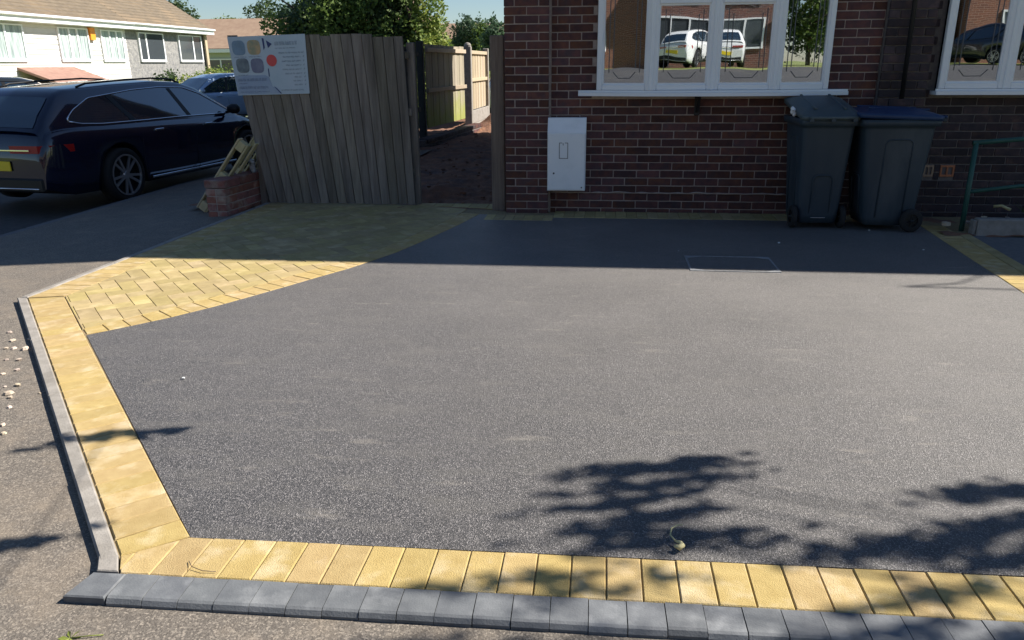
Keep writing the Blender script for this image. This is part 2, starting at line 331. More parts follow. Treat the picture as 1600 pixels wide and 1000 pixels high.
def inset(p, d):
    """inset a ccw convex polygon by d"""
    n = len(p); res = []
    for i in range(n):
        a, b, c = Vector(p[i-1]), Vector(p[i]), Vector(p[(i+1) % n]); u = (b-a); v = (c-b)
        if u.length < 1e-6 or v.length < 1e-6: res.append(tuple(b)); continue
        u.normalize(); v.normalize(); n1 = Vector((-u.y, u.x)); n2 = Vector((-v.y, v.x)); k = 1+n1.dot(n2)
        m = (n1+n2)/max(k, .4); res.append(tuple(b+m*d))
    return res
def dedupe(p, e=.006):
    r = []
    for q in p:
        if not r or (Vector(q)-Vector(r[-1])).length > e: r.append(q)
    if len(r) > 1 and (Vector(r[0])-Vector(r[-1])).length <= e: r.pop()
    return r
def block(name, poly, m, parent, ztop=.0, thick=.06, gap=.0014, ch=.0032, **k):
    if area(poly) < 0: poly = poly[::-1]
    poly = dedupe(poly)
    if len(poly) < 3 or area(poly) < .0008: return None
    p0 = inset(poly, gap); p1 = inset(p0, ch); n = len(p0)
    if area(p1) <= 0: return None
    cx_ = sum(q[0] for q in p0)/n; cy_ = sum(q[1] for q in p0)/n; zt = ztop+random.uniform(-.0012, .0012)
    tx, ty = random.uniform(-.006, .006), random.uniform(-.006, .006)
    P = lambda q, z: (q[0]-cx_, q[1]-cy_, z+(q[0]-cx_)*tx+(q[1]-cy_)*ty)
    b = MB(); b.add([P(q, -thick) for q in p0]+[P(q, -ch) for q in p0]+[P(q, 0) for q in p1],
          [tuple(range(n))[::-1]]+[(i, (i+1) % n, n+(i+1) % n, n+i) for i in range(n)]+[(n+i, n+(i+1) % n, 2*n+(i+1) % n, 2*n+i) for i in range(n)]+[tuple(range(2*n, 3*n))])
    return b.build(name, m, parent, (cx_, cy_, zt), **k)
def lerp(a, b, t): return a+(b-a)*t
def L2(a, b, t): return (lerp(a[0], b[0], t), lerp(a[1], b[1], t))
def sm(t): t = max(0, min(1, t)); return t*t*(3-2*t)

# ------------------------------------------------------------------ terrain
def terrain(x, y):
    z = -.13*max(0, min(2.3, -x-3.7))/2.3
    z -= 1.5*max(sm((-x-14)/11), .8*sm((y-26)/20))
    if y < -3: z += 1.40*sm((-y-3)/17)
    return z
def grid(name, xs, ys, fz, m, parent=None, smooth=True, **k):
    b = MB(); b.smooth = smooth; nx = len(xs)
    b.add([(x, y, fz(x, y)) for y in ys for x in xs], [(j*nx+i, j*nx+i+1, (j+1)*nx+i+1, (j+1)*nx+i) for j in range(len(ys)-1) for i in range(nx-1)])
    return b.build(name, m, parent, **k)
def span(a, b, s): n = max(1, int(round((b-a)/s))); return [a+(b-a)*i/n for i in range(n+1)]
gx = [-900, -500, -250, -150, -100]+span(-80, 80, 2)+[100, 150, 250, 500, 900]
gy = [-900, -400, -200, -100, -60]+span(-50, 120, 2)+[150, 200, 300, 500, 900]
grid('ground', gx, gy, lambda x, y: terrain(x, y)-.18-(.6*sm((y-5)/3)*(1 if -1.1 < x < 13 and 7 < y < 19.5 else 0)), 'grass', kind='structure')
PZ = -.024
pvx = span(-5.75, -3.0, .25)
grid('pavement', pvx, span(1.2, 14, .5), lambda x, y: PZ+(terrain(x, y) if x < -3.69 else 0), 'old_tarmac', kind='structure')
b = MB(); b.smooth = False
grid('footpath', span(-6, 9, .5), span(-2.2, 1.2, .4), lambda x, y: PZ+terrain(x, min(y, 1.01))*1 if x < -3.69 else PZ, 'old_tarmac', kind='structure')
# strip of old footpath beside and in front of the drive
b.prism([(-3.0, 1.2), (9, 1.2), (9, 1.78), (-1.35, 1.78), (-3.0, 3.62)], PZ-.1, PZ)
b.build('footway', 'old_tarmac', kind='structure')
# street beyond the pavement: road follows the slope
grid('road', span(-12.5, -5.8, .6), span(-30, 60, 1.5), lambda x, y: min(terrain(x, y), terrain(-5.8, y)-.03)-.115, 'asphalt_road', kind='structure')
kb = empty('road_kerb', kind='structure')
me = MB().cbox(-.06, .06, -.445, .445, -.2, .0, .012).mesh('kerb_stone', 'old_path')
for i in range(24):
    y = -5+i*.9; inst('kerb_stone', me, kb, (-5.81, y, terrain(-5.8, y)+PZ-.004))
grid('back_street', span(-30, 40, 2), span(-17.5, -9.5, 1), lambda x, y: terrain(x, y)-.13, 'asphalt_road', kind='structure')

# ------------------------------------------------------------------ driveway
curve = [(-2.819, 3.728), (-2.70, 3.86), (-2.52, 4.07), (-2.36, 4.30), (-2.214, 4.555), (-2.09, 4.78), (-1.969, 5.01), (-1.83, 5.26), (-1.72, 5.50), (-1.60, 5.80), (-1.505, 6.13), (-1.417, 6.47), (-1.313, 6.88), (-1.25, 7.18), (-1.195, 7.47)]
fr = lambda x: 1.985+.0235*(x)            # tarmac edge at the front
fb = lambda x: 1.788+.020*(x)             # back of charcoal kerb
ff = lambda x: 1.676+.020*(x)             # foot of charcoal kerb
tp = curve+[(-1.11, 7.47), (-1.11, 7.35), (2.84, 7.35), (2.87, 7.2), (2.847, 7.027), (2.709, 5.31), (2.45, 2.05)]+[(-1.258, fr(-1.258))]
b = MB(); n = len(tp); b.add([(x, y, -.003) for x, y in tp]+[(x, y, -.03) for x, y in tp], [tuple(range(n))]+[(i, n+i, n+(i+1) % n, (i+1) % n) for i in range(n)])
b.build('driveway', 'new_tarmac', kind='structure')
b = MB(); b.prism([(-3.66, 4.36), (-1.42, 1.83), (3.4, 1.86), (3.4, 7.66), (-.9, 7.66), (-1.9, 7.95), (-3.6, 8.2)], -.028, -.0065)
b.build('paving_bed', 'sand', kind='structure')
# kerb band along the left: buff blocks across, between edging and tarmac
border = empty('driveway_border', kind='structure')
K0, K1 = Vector((-3.657, 4.358)), Vector((-1.423, 1.839)); kd = (K1-K0).normalized(); kn = Vector((-kd.y, kd.x)); KL = (K1-K0).length
def kp(s, t): p = K0+kd*s+kn*t; return (p.x, p.y)
N = int(KL/.1015); st = KL/N
for i in range(N):
    s0, s1 = i*st, (i+1)*st
    e0 = .0 if i else -.06; poly = [kp(s0+(.045 if i == 0 else 0), 0), kp(s1, 0), kp(s1+(.085 if i == N-1 else 0), .2), kp(s0, .2)]
    if i == 0: poly = [kp(.0, 0), kp(s1, 0), kp(s1, .2), kp(.10, .2)]
    if i == N-1: poly = [kp(s0, 0), kp(s1-.0, 0), (-1.26, fr(-1.26)+.004), kp(s0, .2)]
    block('paving_block', poly, 'buff_block', border, gap=.0026, ch=.004)
# front band
Xs = [-1.385+.1022*i for i in range(-1, 44)]
band_reg = [(-1.395, 1.70), (3.2, 1.70), (3.2, 2.2), (-1.258, 2.2), (-1.258, fr(-1.258)), (-1.425, 1.845)]
for i, x in enumerate(Xs):
    q = [(x, fb(x)), (x+.1022, fb(x+.1022)), (x+.1022, fr(x+.1022)), (x, fr(x))]
    reg = [(-1.423, 1.839), (-1.244, 1.555), (4, 1.5), (4, 3), (.20, 3.0)]      # mitre against the kerb band
    q = clip(q, reg)
    if len(q) > 2: block('paving_block', q, 'buff_block', border)
# header band of the left edge
E0, E1 = (-3.665, 4.37), (-3.56, 7.98)
nb = 35
for i in range(nb):
    a, c = L2(E0, E1, i/nb), L2(E0, E1, (i+1)/nb); o = .225
    q = [a, (a[0]+o, a[1]+.0), (c[0]+o, c[1]), c]
    if i == 0: q = [a, kp(.10, .2) if False else (a[0]+.205, a[1]+.065), (c[0]+o, c[1]), c]
    block('paving_block', q, 'buff_block', border)
# curved soldier course
dense = []
for i in range(len(curve)-1):
    for k in range(8): dense.append(L2(curve[i], curve[i+1], k/8))
dense.append(curve[-1]); acc = [0]
for i in range(1, len(dense)): acc.append(acc[-1]+(Vector(dense[i])-Vector(dense[i-1])).length)
def cpt(s):
    s = max(0, min(acc[-1]-1e-6, s))
    for i in range(len(acc)-1):
        if acc[i+1] >= s: return L2(dense[i], dense[i+1], (s-acc[i])/(acc[i+1]-acc[i]))
def cnorm(s): a, c = Vector(cpt(s-.12)), Vector(cpt(s+.12)); d = (c-a).normalized(); return Vector((-d.y, d.x))
ns = int(acc[-1]/.112); ds = acc[-1]/ns; inner = []
for i in range(ns+1): s = i*ds; q = Vector(cpt(s))+cnorm(s)*.185; inner.append(tuple(q))
for i in range(ns):
    q = [cpt(i*ds), cpt((i+1)*ds), inner[i+1], inner[i]]
    if i == 0: q = [(-2.832, 3.745), cpt(ds), inner[1], (-2.905, 3.822)]
    block('paving_block', q, 'buff_block', border)
# herringbone field
field = [(-3.441, 4.418), (-2.903, 3.812)]+inner[1:-1]+[(-1.40, 7.62), (-1.36, 7.74), (-1.95, 7.93), (-3.335, 8.08)]
# convexify
def hull(p):
    p = sorted(set(p)); 
    def half(q):
        h = []
        for r in q:
            while len(h) > 1 and (h[-1][0]-h[-2][0])*(r[1]-h[-2][1])-(h[-1][1]-h[-2][1])*(r[0]-h[-2][0]) <= 0: h.pop()
            h.append(r)
        return h
    a = half(p); c = half(p[::-1]); return a[:-1]+c[:-1]
FR = hull(field)
fieldroot = empty('block_paving', kind='structure')
u = .106; O = Vector((-2.9, 3.83)); dx = kd; dy = Vector((-kd.y, kd.x))
for i in range(-60, 60):
    for j in range(-60, 60):
        c = (i-j) % 4
        if c == 0: q = [(i, j), (i+2, j), (i+2, j+1), (i, j+1)]
        elif c == 3: q = [(i, j), (i+1, j), (i+1, j+2), (i, j+2)]
        else: continue
        q = [tuple(O+dx*(p[0]*u)+dy*(p[1]*u)) for p in q]
        if area(q) < 0: q = q[::-1]
        q = clip(q, FR)
        if len(q) > 2: block('paving_block', q, 'field_block', fieldroot, ch=.0022, gap=.0010)
# threshold blocks towards the passage, strip along the wall
for i in range(5):
    x = -1.93+i*.19; block('paving_block', [(x, 7.93-.10*i/5*2), (x+.19, 7.91-.10*i/5*2), (x+.19, 8.05), (x, 8.05)], 'field_block', border)
wall_strip = empty('paving_edge', kind='structure')
for i in range(7): x = -1.11+i*.094; block('paving_block', [(x, 7.19), (x+.094, 7.19), (x+.094, 7.45), (x, 7.45)], 'field_block', wall_strip)
for i in range(33): x = -.452+i*.1005; block('paving_block', [(x, 7.345), (x+.1005, 7.345), (x+.1005, 7.68), (x, 7.68)], 'field_block', wall_strip)
# right band, its concrete strip and the neighbour's path
band_r = empty('side_border', kind='structure')
A0, A1 = (2.455, 2.07), (2.86, 7.2)
for i in range(50):
    a, c = L2(A0, A1, i/50), L2(A0, A1, (i+1)/50); block('paving_block', [a, (a[0]+.2, a[1]-.01), (c[0]+.2, c[1]-.01), c], 'buff_block', band_r)
for i in range(6):
    a, c = L2(A0, A1, i/6), L2(A0, A1, (i+1)/6)
    if i == 5: c = L2(A0, A1, .925)
    block('kerb_stone', [(a[0]+.2, a[1]), (a[0]+.295, a[1]), (c[0]+.295, c[1]), (c[0]+.2, c[1])], 'field_block', band_r, ztop=.002)
b = MB(); b.prism([(2.76, 2.0), (8, 2.0), (8, 6.80), (3.12, 6.80)], -.05, -.006); b.build('neighbour_path', 'old_path', kind='structure')
grid('planting_bed', span(2.9, 8, .08), span(6.75, 7.7, .08), lambda x, y: -.02+.05*noise.noise(Vector((x*3, y*3, 0)))+.02*noise.noise(Vector((x*11, y*11, 3))), 'soil', kind='structure')
# concrete edging of the left side
ek = empty('edging_kerb', kind='structure')
def kpz(s, t): return kp(s, t)
cuts = [0, .95, 1.86, 2.77, KL]
for i in range(4):
    block('kerb_stone', [kp(cuts[i]-(.05 if i == 0 else 0), -.056), kp(cuts[i+1], -.056), kp(cuts[i+1], -.001), kp(cuts[i], -.001)], 'concrete', ek, ztop=.004, thick=.12, ch=.006)
for i in range(4):
    a, c = L2(E0, E1, i/4), L2(E0, E1, (i+1)/4); block('kerb_stone', [(a[0]-.05, a[1]), a, c, (c[0]-.05, c[1])], 'concrete', ek, ztop=.004, thick=.12, ch=.006)
block('kerb_stone', [(-1.448, 1.762), (-1.379, 1.764), (-1.425, 1.837), (-1.489, 1.832)], 'concrete', ek, ztop=.003, thick=.1, label='short pale kerb piece closing the corner')
# charcoal kerb along the front
ck = empty('charcoal_kerb', kind='structure')
def kerb_mesh(wd):
    b = MB(); h = wd/2-.0012; P = [(.0, -.07), (-.112, -.07), (-.114, -.016), (-.106, -.004), (-.098, 0), (-.003, 0), (0, -.003)]
    n = len(P); b.add([(-h, y, z) for y, z in P]+[(h, y, z) for y, z in P], [tuple(range(n)), tuple(range(n, 2*n))[::-1]]+[(i, n+i, n+(i+1) % n, (i+1) % n) for i in range(n)])
    return b.mesh('kerb_block', 'charcoal_block')
km = kerb_mesh(.1035)
for i in range(1, 44):
    x = -1.40+i*.1035; inst('kerb_block', km, ck, (x, fb(x)+random.uniform(-.001, .001), .001+random.uniform(-.0015, .0015)), (random.uniform(-.01, .01), 0, .02+random.uniform(-.006, .006)))
b = MB(); P = [(-1.455, fb(-1.45)), (-1.350, fb(-1.35)), (-1.350, ff(-1.35)), (-1.475, ff(-1.47))][::-1]
block('kerb_block', P[::-1], 'charcoal_block', ck, ztop=.001, thick=.07, ch=.004)
# recessed inspection cover filled with tarmac
mh = empty('inspection_cover', (0.965, 5.64, 0), 0, label='rectangular recessed inspection cover in the black tarmac', cat='manhole cover')
b = MB(); X, Y = .315, .225
for x0, x1, y0, y1 in [(-X, X, -Y, -Y+.012), (-X, X, Y-.012, Y), (-X, -X+.012, -Y+.012, Y-.012), (X-.012, X, -Y+.012, Y-.012)]: b.box(x0, x1, y0, y1, -.02, .002)
b.build('frame', 'galvanised', mh)
for sx, sy in ((1, 1), (1, -1), (-1, 1), (-1, -1)):
    p = [(sx*(X-.013), sy*(Y-.013)), (sx*(X-.013-.09), sy*(Y-.013)), (sx*(X-.013), sy*(Y-.013-.055))]
    if area(p) < 0: p = p[::-1]
    MB().prism(p, -.01, .0015).build('corner_plate', 'galvanised', mh)
MB().box(.965-X+.014, .965+X-.014, 5.64-Y+.014, 5.64+Y-.014, -.02, -.0008).build('tray_filling', 'new_tarmac', mh, (-.965, -5.64, 0))

# ------------------------------------------------------------------ brick houses
WY = 7.687; Z0 = .4847; X0 = .7903
brick_cache = {}
def brick_mesh(Ln, m, d=.03):
    k = (round(Ln, 3), m, d)
    if k not in brick_cache: brick_cache[k] = MB().cbox(-Ln/2, Ln/2, 0, d, -.0325, .0325, .003).mesh('brick', m)
    return brick_cache[k]
def lay(root, jobs, limit, capz=2.05):
    """jobs: (x, y, z, length, material, joined)"""
    jobs.sort(key=lambda j: (j[5], (Vector((j[0], j[1], j[2]))-Vector((1.2, 0, 1.4))).length))
    rest = {}
    for i, (x, y, z, Ln, m, joined) in enumerate(jobs):
        dy = random.uniform(-.0015, .0015); dz = random.uniform(-.0012, .0012)
        if i < limit and not joined:
            inst('brick', brick_mesh(Ln, m), root, (x+random.uniform(-.001, .001), y+dy, z+dz), (0, random.uniform(-.004, .004), 0))
        else: rest.setdefault(m, MB()).cbox(x-Ln/2, x+Ln/2, y+dy, y+dy+.03, z-.0325+dz, z+.0325+dz, .003)
    for m, b in rest.items(): b.build('brickwork', m, root, kind='stuff')
def courses(x0, x1, y, m, skip=(), r0=-7, r1=22, shift=0, joined=False, hide=()):
    out = []
    for r in range(r0, r1):
        z = Z0+.075*(r+.5)
        if z < -.04: continue
        off = X0+shift+(0 if r % 2 == 0 else .1125)
        k = math.floor((x0-off)/.225)-1
        while off+k*.225 < x1:
            a, c = off+k*.225+.005, off+(k+1)*.225-.005; k += 1
            segs = [(max(a, x0), min(c, x1))]
            for sx0, sx1, sz0, sz1 in skip:
                if sz0 < z < sz1:
                    ns_ = []
                    for p, q in segs:
                        if q <= sx0 or p >= sx1: ns_.append((p, q))
                        else:
                            if p < sx0: ns_.append((p, sx0))
                            if q > sx1: ns_.append((sx1, q))
                    segs = ns_
            for p, q in segs:
                if q-p > .03:
                    hid = z > 2.02 or any(h[0] < (p+q)/2 < h[1] and h[2] < z < h[3] for h in hide)
                    out.append(((p+q)/2, y, z, round(q-p, 2) if q-p < .2 else q-p, m, joined or hid))
    return out
def wall_with_hole(b, x0, x1, y0, y1, z0, z1, hx0, hx1, hz0, hz1):
    b.box(x0, hx0, y0, y1, z0, z1); b.box(hx1, x1, y0, y1, z0, z1); b.box(hx0, hx1, y0, y1, z0, hz0); b.box(hx0, hx1, y0, y1, hz1, z1)
ZT = 2.17
houseA = empty('brick_house', (0, 0, 0), label='dark red brick house with a white bow window above the white meter box', cat='house', group='houses in the near terrace')
wl = MB(); wall_with_hole(wl, -.524, 2.478, WY+.007, WY+.25, -.2, ZT, -.06, 2.03, 1.13, 2.40-.25+.0)
wall = wl.build('wall', 'mortar', houseA)
MB().box(-.935, -.525, WY-.098+.007, WY+.25, -.2, ZT).build('pier_core', 'mortar', houseA)
jobs = courses(-.50, 2.478, WY, 'brick', skip=[(-.075, 2.045, 1.12, 3)], hide=[(1.72, 2.5, -.1, .85), (-.5, -.16, .24, .9), (0, 2.1, 1.05, 1.13)])
pj = courses(-.94, -.52, WY-.098, 'dark_brick', shift=.055)
pj = [(x, y, z, Ln, m if z < 1 else m, False) for x, y, z, Ln, m, j in pj]
lay(houseA, jobs+[(x, y, z, l_, 'brick', j) for x, y, z, l_, m, j in pj], 298)
b = MB()
for i in range(29): z = Z0+.075*(i-6.5); b.cbox(-.945, -.915, WY-.068, WY+.02, z-.0325, z+.0325, .003)
b.build('pier_return', 'brick', houseA, kind='stuff')
rg = MB(); rg.tube([(-.51+i*.035, WY-.002+.004*noise.noise(Vector((i*.31, 0, 0))), .190+.012*noise.noise(Vector((i*.23, 5, 0)))) for i in range(66)], [.0075+.006*noise.noise(Vector((i*.4, 9, 0))) for i in range(66)], 6); rg.build('mortar_ridge', 'mortar', houseA)
up = MB(); up.box(-.95, 2.478, WY, WY+.25, ZT, 5.0); up.box(-.95, -.945+.2, WY+.26, 17.95, -.6, 5.0); up.box(-.745, 2.478, 17.75, 17.95, -.6, 5.0)
up.prism([(7.95, 5.0), (18.0, 5.0), (13.0, 7.6)], -.95, -.75, Matrix(((0, 0, 1, 0), (1, 0, 0, 0), (0, 1, 0, 0), (0, 0, 0, 1)))).build('upper_wall', 'brick_print', houseA)
def roofs(parent, x0, x1, ya, ye, z, yr, zr, m, oh=.42):
    b = MB(); t = .12
    sl1 = (zr-z)/(yr-ya); P = [(ya-oh, z-sl1*oh+.0), (yr, zr), (ye+oh, z-sl1*oh)]
    Q = [(p[0], p[1]+t) for p in P]
    vs = [(x0, *p) for p in P]+[(x1, *p) for p in P]+[(x0, *p) for p in Q]+[(x1, *p) for p in Q]
    b.add(vs, [(0, 1, 4, 3), (1, 2, 5, 4), (6, 9, 10, 7), (7, 10, 11, 8), (0, 3, 9, 6), (2, 8, 11, 5), (0, 6, 7, 1), (1, 7, 8, 2), (3, 4, 10, 9), (4, 5, 11, 10)])
    return b.build('roof', m, parent)
rfA = roofs(houseA, -1.2, 2.478, WY, 17.95, 5.0, 13.0, 7.65, 'roof_tile')
MB().tube([(-1.2, WY-.45, 4.80), (2.478, WY-.45, 4.80)], .06).build('gutter', 'black_plastic', rfA)
MB().tube([(2.668, WY-.135, 1.08), (2.66, WY-.135, 2.4), (2.66, WY-.135, 4.75)], .021, 8).build('downpipe', 'black_plastic', houseA)

houseB = empty('brick_house', (0, 0, 0), label='attached blackened brick house with white window at the right edge, terracotta air vents below', cat='house', group='houses in the near terrace')
wl = MB(); wall_with_hole(wl, 2.483, 12, WY+.007, WY+.25, -.2, ZT, 2.99, 5.0, 1.13, 2.15); wl.build('wall', 'dark_mortar', houseB)
jobs = courses(2.91, 5.2, WY, 'dark_brick', skip=[(2.95, 5.05, 1.12, 3), (3.0, 3.10, .36, .48), (3.15, 3.285, .36, .48)], hide=[(4.3, 9, -1, 9)])
MB().box(2.493, 2.885, WY-.06, WY+.011, -.2, ZT).build('pier_core', 'dark_mortar', houseB)
jobs += courses(2.486, 2.892, WY-.075, 'dark_brick', shift=.1, hide=[(2.4, 2.9, -.1, .9)])
lay(houseB, jobs, 298)
up = MB(); up.box(2.483, 12, WY, WY+.25, ZT, 5.0); up.box(2.483, 12, 17.75, 17.95, -.6, 5.0); up.box(11.8, 12, WY+.26, 17.74, -.6, 5.0); up.build('upper_wall', 'brick_print', houseB)
rfB = roofs(houseB, 2.483, 12.2, WY, 17.95, 5.0, 13.0, 7.65, 'roof_tile')
MB().tube([(2.483, WY-.45, 4.80), (12.2, WY-.45, 4.80)], .06).build('gutter', 'black_plastic', rfB)
for x0, x1, m in ((3.005, 3.095, 'terracotta_pale'), (3.155, 3.28, 'terracotta')):
    v = empty('air_vent'); v.parent = houseB; b = MB(); z0, z1 = .37, .475; y = WY-.004
    b.box(x0, x1, y, y+.02, z0, z0+.018); b.box(x0, x1, y, y+.02, z1-.018, z1); b.box(x0, x0+.016, y, y+.02, z0+.018, z1-.018); b.box(x1-.016, x1, y, y+.02, z0+.018, z1-.018)
    w3 = (x1-x0-.032)
    b.box(x0+.016+w3*.42, x0+.016+w3*.58, y, y+.02, z0+.018, z1-.018)
    b.build('vent_frame', m, v); MB().box(x0+.016, x1-.016, y+.015, y+.0195, z0+.018, z1-.018).build('vent_recess', 'black_plastic', v)

# ---------------- bow windows
def facet(root, p, q, zb, zt, trans=None, left=True, right=True, lead='rect'):
    """one light of the bow between plan points p and q"""
    p, q = Vector(p), Vector(q); d = (q-p); Ln = d.length; d.normalize(); nrm = Vector((d.y, -d.x))
    M = Matrix(((d.x, -nrm.x, 0, p.x), (d.y, -nrm.y, 0, p.y), (0, 0, 1, 0), (0, 0, 0, 1)))   # local x along, local y inward
    fo = .052; fr_ = MB()
    def member(x0, x1, z0, z1, y=0): fr_.cbox(x0, x1, y, y+.06, z0, z1, .006, M)
    member(0, fo, zb, zt); member(Ln-fo, Ln, zb, zt); member(fo+.001, Ln-fo-.001, zb, zb+fo); member(fo+.001, Ln-fo-.001, zt-fo, zt)
    zones = [(zb+fo, zt-fo)]
    if trans: member(fo+.001, Ln-fo-.001, trans-.03, trans+.03, -.003); zones = [(zb+fo, trans-.03), (trans+.03, zt-fo)]
    # bead around the glass, set back
    for z0, z1 in zones:
        x0, x1 = fo, Ln-fo
        for a in ((x0-.001, x0+.014, z0, z1), (x1-.014, x1+.001, z0, z1), (x0+.014, x1-.014, z0-.001, z0+.014), (x0+.014, x1-.014, z1-.014, z1+.001)): fr_.box(a[0], a[1], .012, .055, a[2], a[3], M)
    o = fr_.build('frame', 'upvc', root)
    for z0, z1 in zones:
        MB().box(fo+.010, Ln-fo-.010, .024, .030, z0+.010, z1-.010, M).build('pane', 'window_glass', root)
        g = MB(); x0, x1 = fo+.014, Ln-fo-.014; t = .0035
        for e in (.045, .085):
            a0, a1 = x0+e, x1-e; h0 = z0+e+.01; h1 = z1-e-.0
            if a1-a0 < .05: continue
            g.box(a0-t, a0+t, .021, .0238, h0+.05, h1, M); g.box(a1-t, a1+t, .021, .0238, h0+.05, h1, M)
        g.box(x0+.135, x1-.135, .021, .0238, z0+.055-t, z0+.055+t, M); 
        for (ax, az, bx, bz) in ((x0+.085, z0+.11, x0+.135, z0+.055), (x1-.085, z0+.11, x1-.135, z0+.055)):
            dd = Vector((bx-ax, bz-az)).normalized()*t; nn = Vector((-dd.y, dd.x))
            P = [(ax+nn.x, az+nn.y), (bx+nn.x, bz+nn.y), (bx-nn.x, bz-nn.y), (ax-nn.x, az-nn.y)]
            g.add([M @ Vector((u_, .021, v_)) for u_, v_ in P]+[M @ Vector((u_, .0238, v_)) for u_, v_ in P], [(0, 1, 2, 3), (7, 6, 5, 4), (0, 4, 5, 1), (1, 5, 6, 2), (2, 6, 7, 3), (3, 7, 4, 0)])
        g.build('lead_strip', 'lead', root)
def bow(house, pts, x0, x1, zb, zt, transom_on, sill_pts, label=None):
    wn = empty('window'); wn.parent = house
    if label: wn['label'] = label
    for i in range(len(pts)-1): facet(wn, pts[i], pts[i+1], zb, zt, 1.935 if i in transom_on else None)
    for i in range(1, len(pts)-1):
        p = Vector(pts[i]); MB().cbox(p.x-.017, p.x+.017, p.y-.012, p.y+.05, zb-.0, zt, .006).build('mullion', 'upvc', wn)
    # sill
    n = len(sill_pts); P = list(sill_pts)+[(sill_pts[-1][0], WY+.05), (sill_pts[0][0], WY+.05)]
    b = MB(); b.prism(P, zb-.052, zb-.02); b.prism([(x, y+.025) for x, y in sill_pts]+[(sill_pts[-1][0]-.06, WY+.05), (sill_pts[0][0]+.06, WY+.05)], zb-.0195, zb-.001); b.build('sill', 'upvc', wn)
    P = list(pts)+[(x1, WY+.3), (x0, WY+.3)]
    b = MB(); b.prism([(x, y+.002) for x, y in pts]+[(x1, WY+.25), (x0, WY+.25)], zt+.001, zt+.10); b.build('canopy', 'upvc', wn)
    return wn
ptsA = [(-.072, 7.615), (.425, 7.500), (.980, 7.492), (1.535, 7.500), (2.038, 7.615)]
wA = bow(houseA, ptsA, -.06, 2.03, 1.165, 2.40, (1, 2), [(-.242, 7.63), (.40, 7.465), (.98, 7.42), (1.56, 7.455), (2.225, 7.63)], 'white four light bow window with leaded strips')
ptsB = [(2.975, 7.57), (3.515, 7.54), (4.05, 7.50), (4.58, 7.52), (5.06, 7.60)]
wB = bow(houseB, ptsB, 2.99, 5.0, 1.165, 2.40, (), [(2.955, 7.545), (3.50, 7.50), (4.05, 7.46), (4.60, 7.485), (5.10, 7.575)])
for nm, x0, x1, hs in (('room', -.9, 2.4, houseA), ('room', 2.6, 5.6, houseB)):
    b = MB(); b.box(x0, x1, 10.4, 10.45, 0, 2.5); b.box(x0-.04, x0, 8.0, 10.4, 0, 2.5); b.box(x1, x1+.04, 8.0, 10.4, 0, 2.5); b.box(x0, x1, 7.95, 10.4, .3, .35); b.box(x0, x1, 7.95, 10.4, 2.5, 2.55); b.build('room', 'dark_room', hs)
b = MB(); b.prism([(7.50, 1.10), (7.68, .94), (7.68, 1.10)], .868, .892, Matrix(((0, 0, 1, 0), (1, 0, 0, 0), (0, 1, 0, 0), (0, 0, 0, 1)))); b.cbox(.855, .905, 7.665, 7.684, .93, 1.11, .004); b.build('sill_bracket', 'copper_pipe', houseA)

# meter box in the corner of pier and wall
mbx = empty('meter_box', (-.335, WY, .23), label='white gas meter box with sloping top in the corner of the brick pier', cat='meter box')
S = [(0, 0), (-.17, 0), (-.17, .555), (-.10, .685), (0, .685)]
MX = Matrix(((0, 0, 1, 0), (1, 0, 0, 0), (0, 1, 0, 0), (0, 0, 0, 1)))
MB().prism(S, -.188, .178, MX).build('casing', 'white_metal', mbx)
MB().cbox(-.180, .170, -.186, -.1705, .008, .548, .004).build('door', 'white_metal', mbx)
b = MB()
for a in ((-.075, -.070, .31, .46), (.005, .010, .31, .46), (-.070, .005, .31, .315), (-.07, -.045, .455, .46), (-.02, .005, .455, .46)): b.box(a[0], a[1], -.189, -.1862, a[2], a[3])
b.box(-.04, -.034, -.189, -.1862, .435, .455); b.build('embossed_mark', 'lead', mbx)
b = MB(); b.lathe([(0, 0), (.009, 0), (.009, .006), (0, .006)], 10, Matrix(((1, 0, 0, -.125), (0, 0, -1, -.186), (0, 1, 0, .17), (0, 0, 0, 1)))); b.lathe([(0, 0), (.007, 0), (.007, .006), (0, .006)], 10, Matrix(((1, 0, 0, .145), (0, 0, -1, -.186), (0, 1, 0, .035), (0, 0, 0, 1)))); b.build('lock', 'lead', mbx)

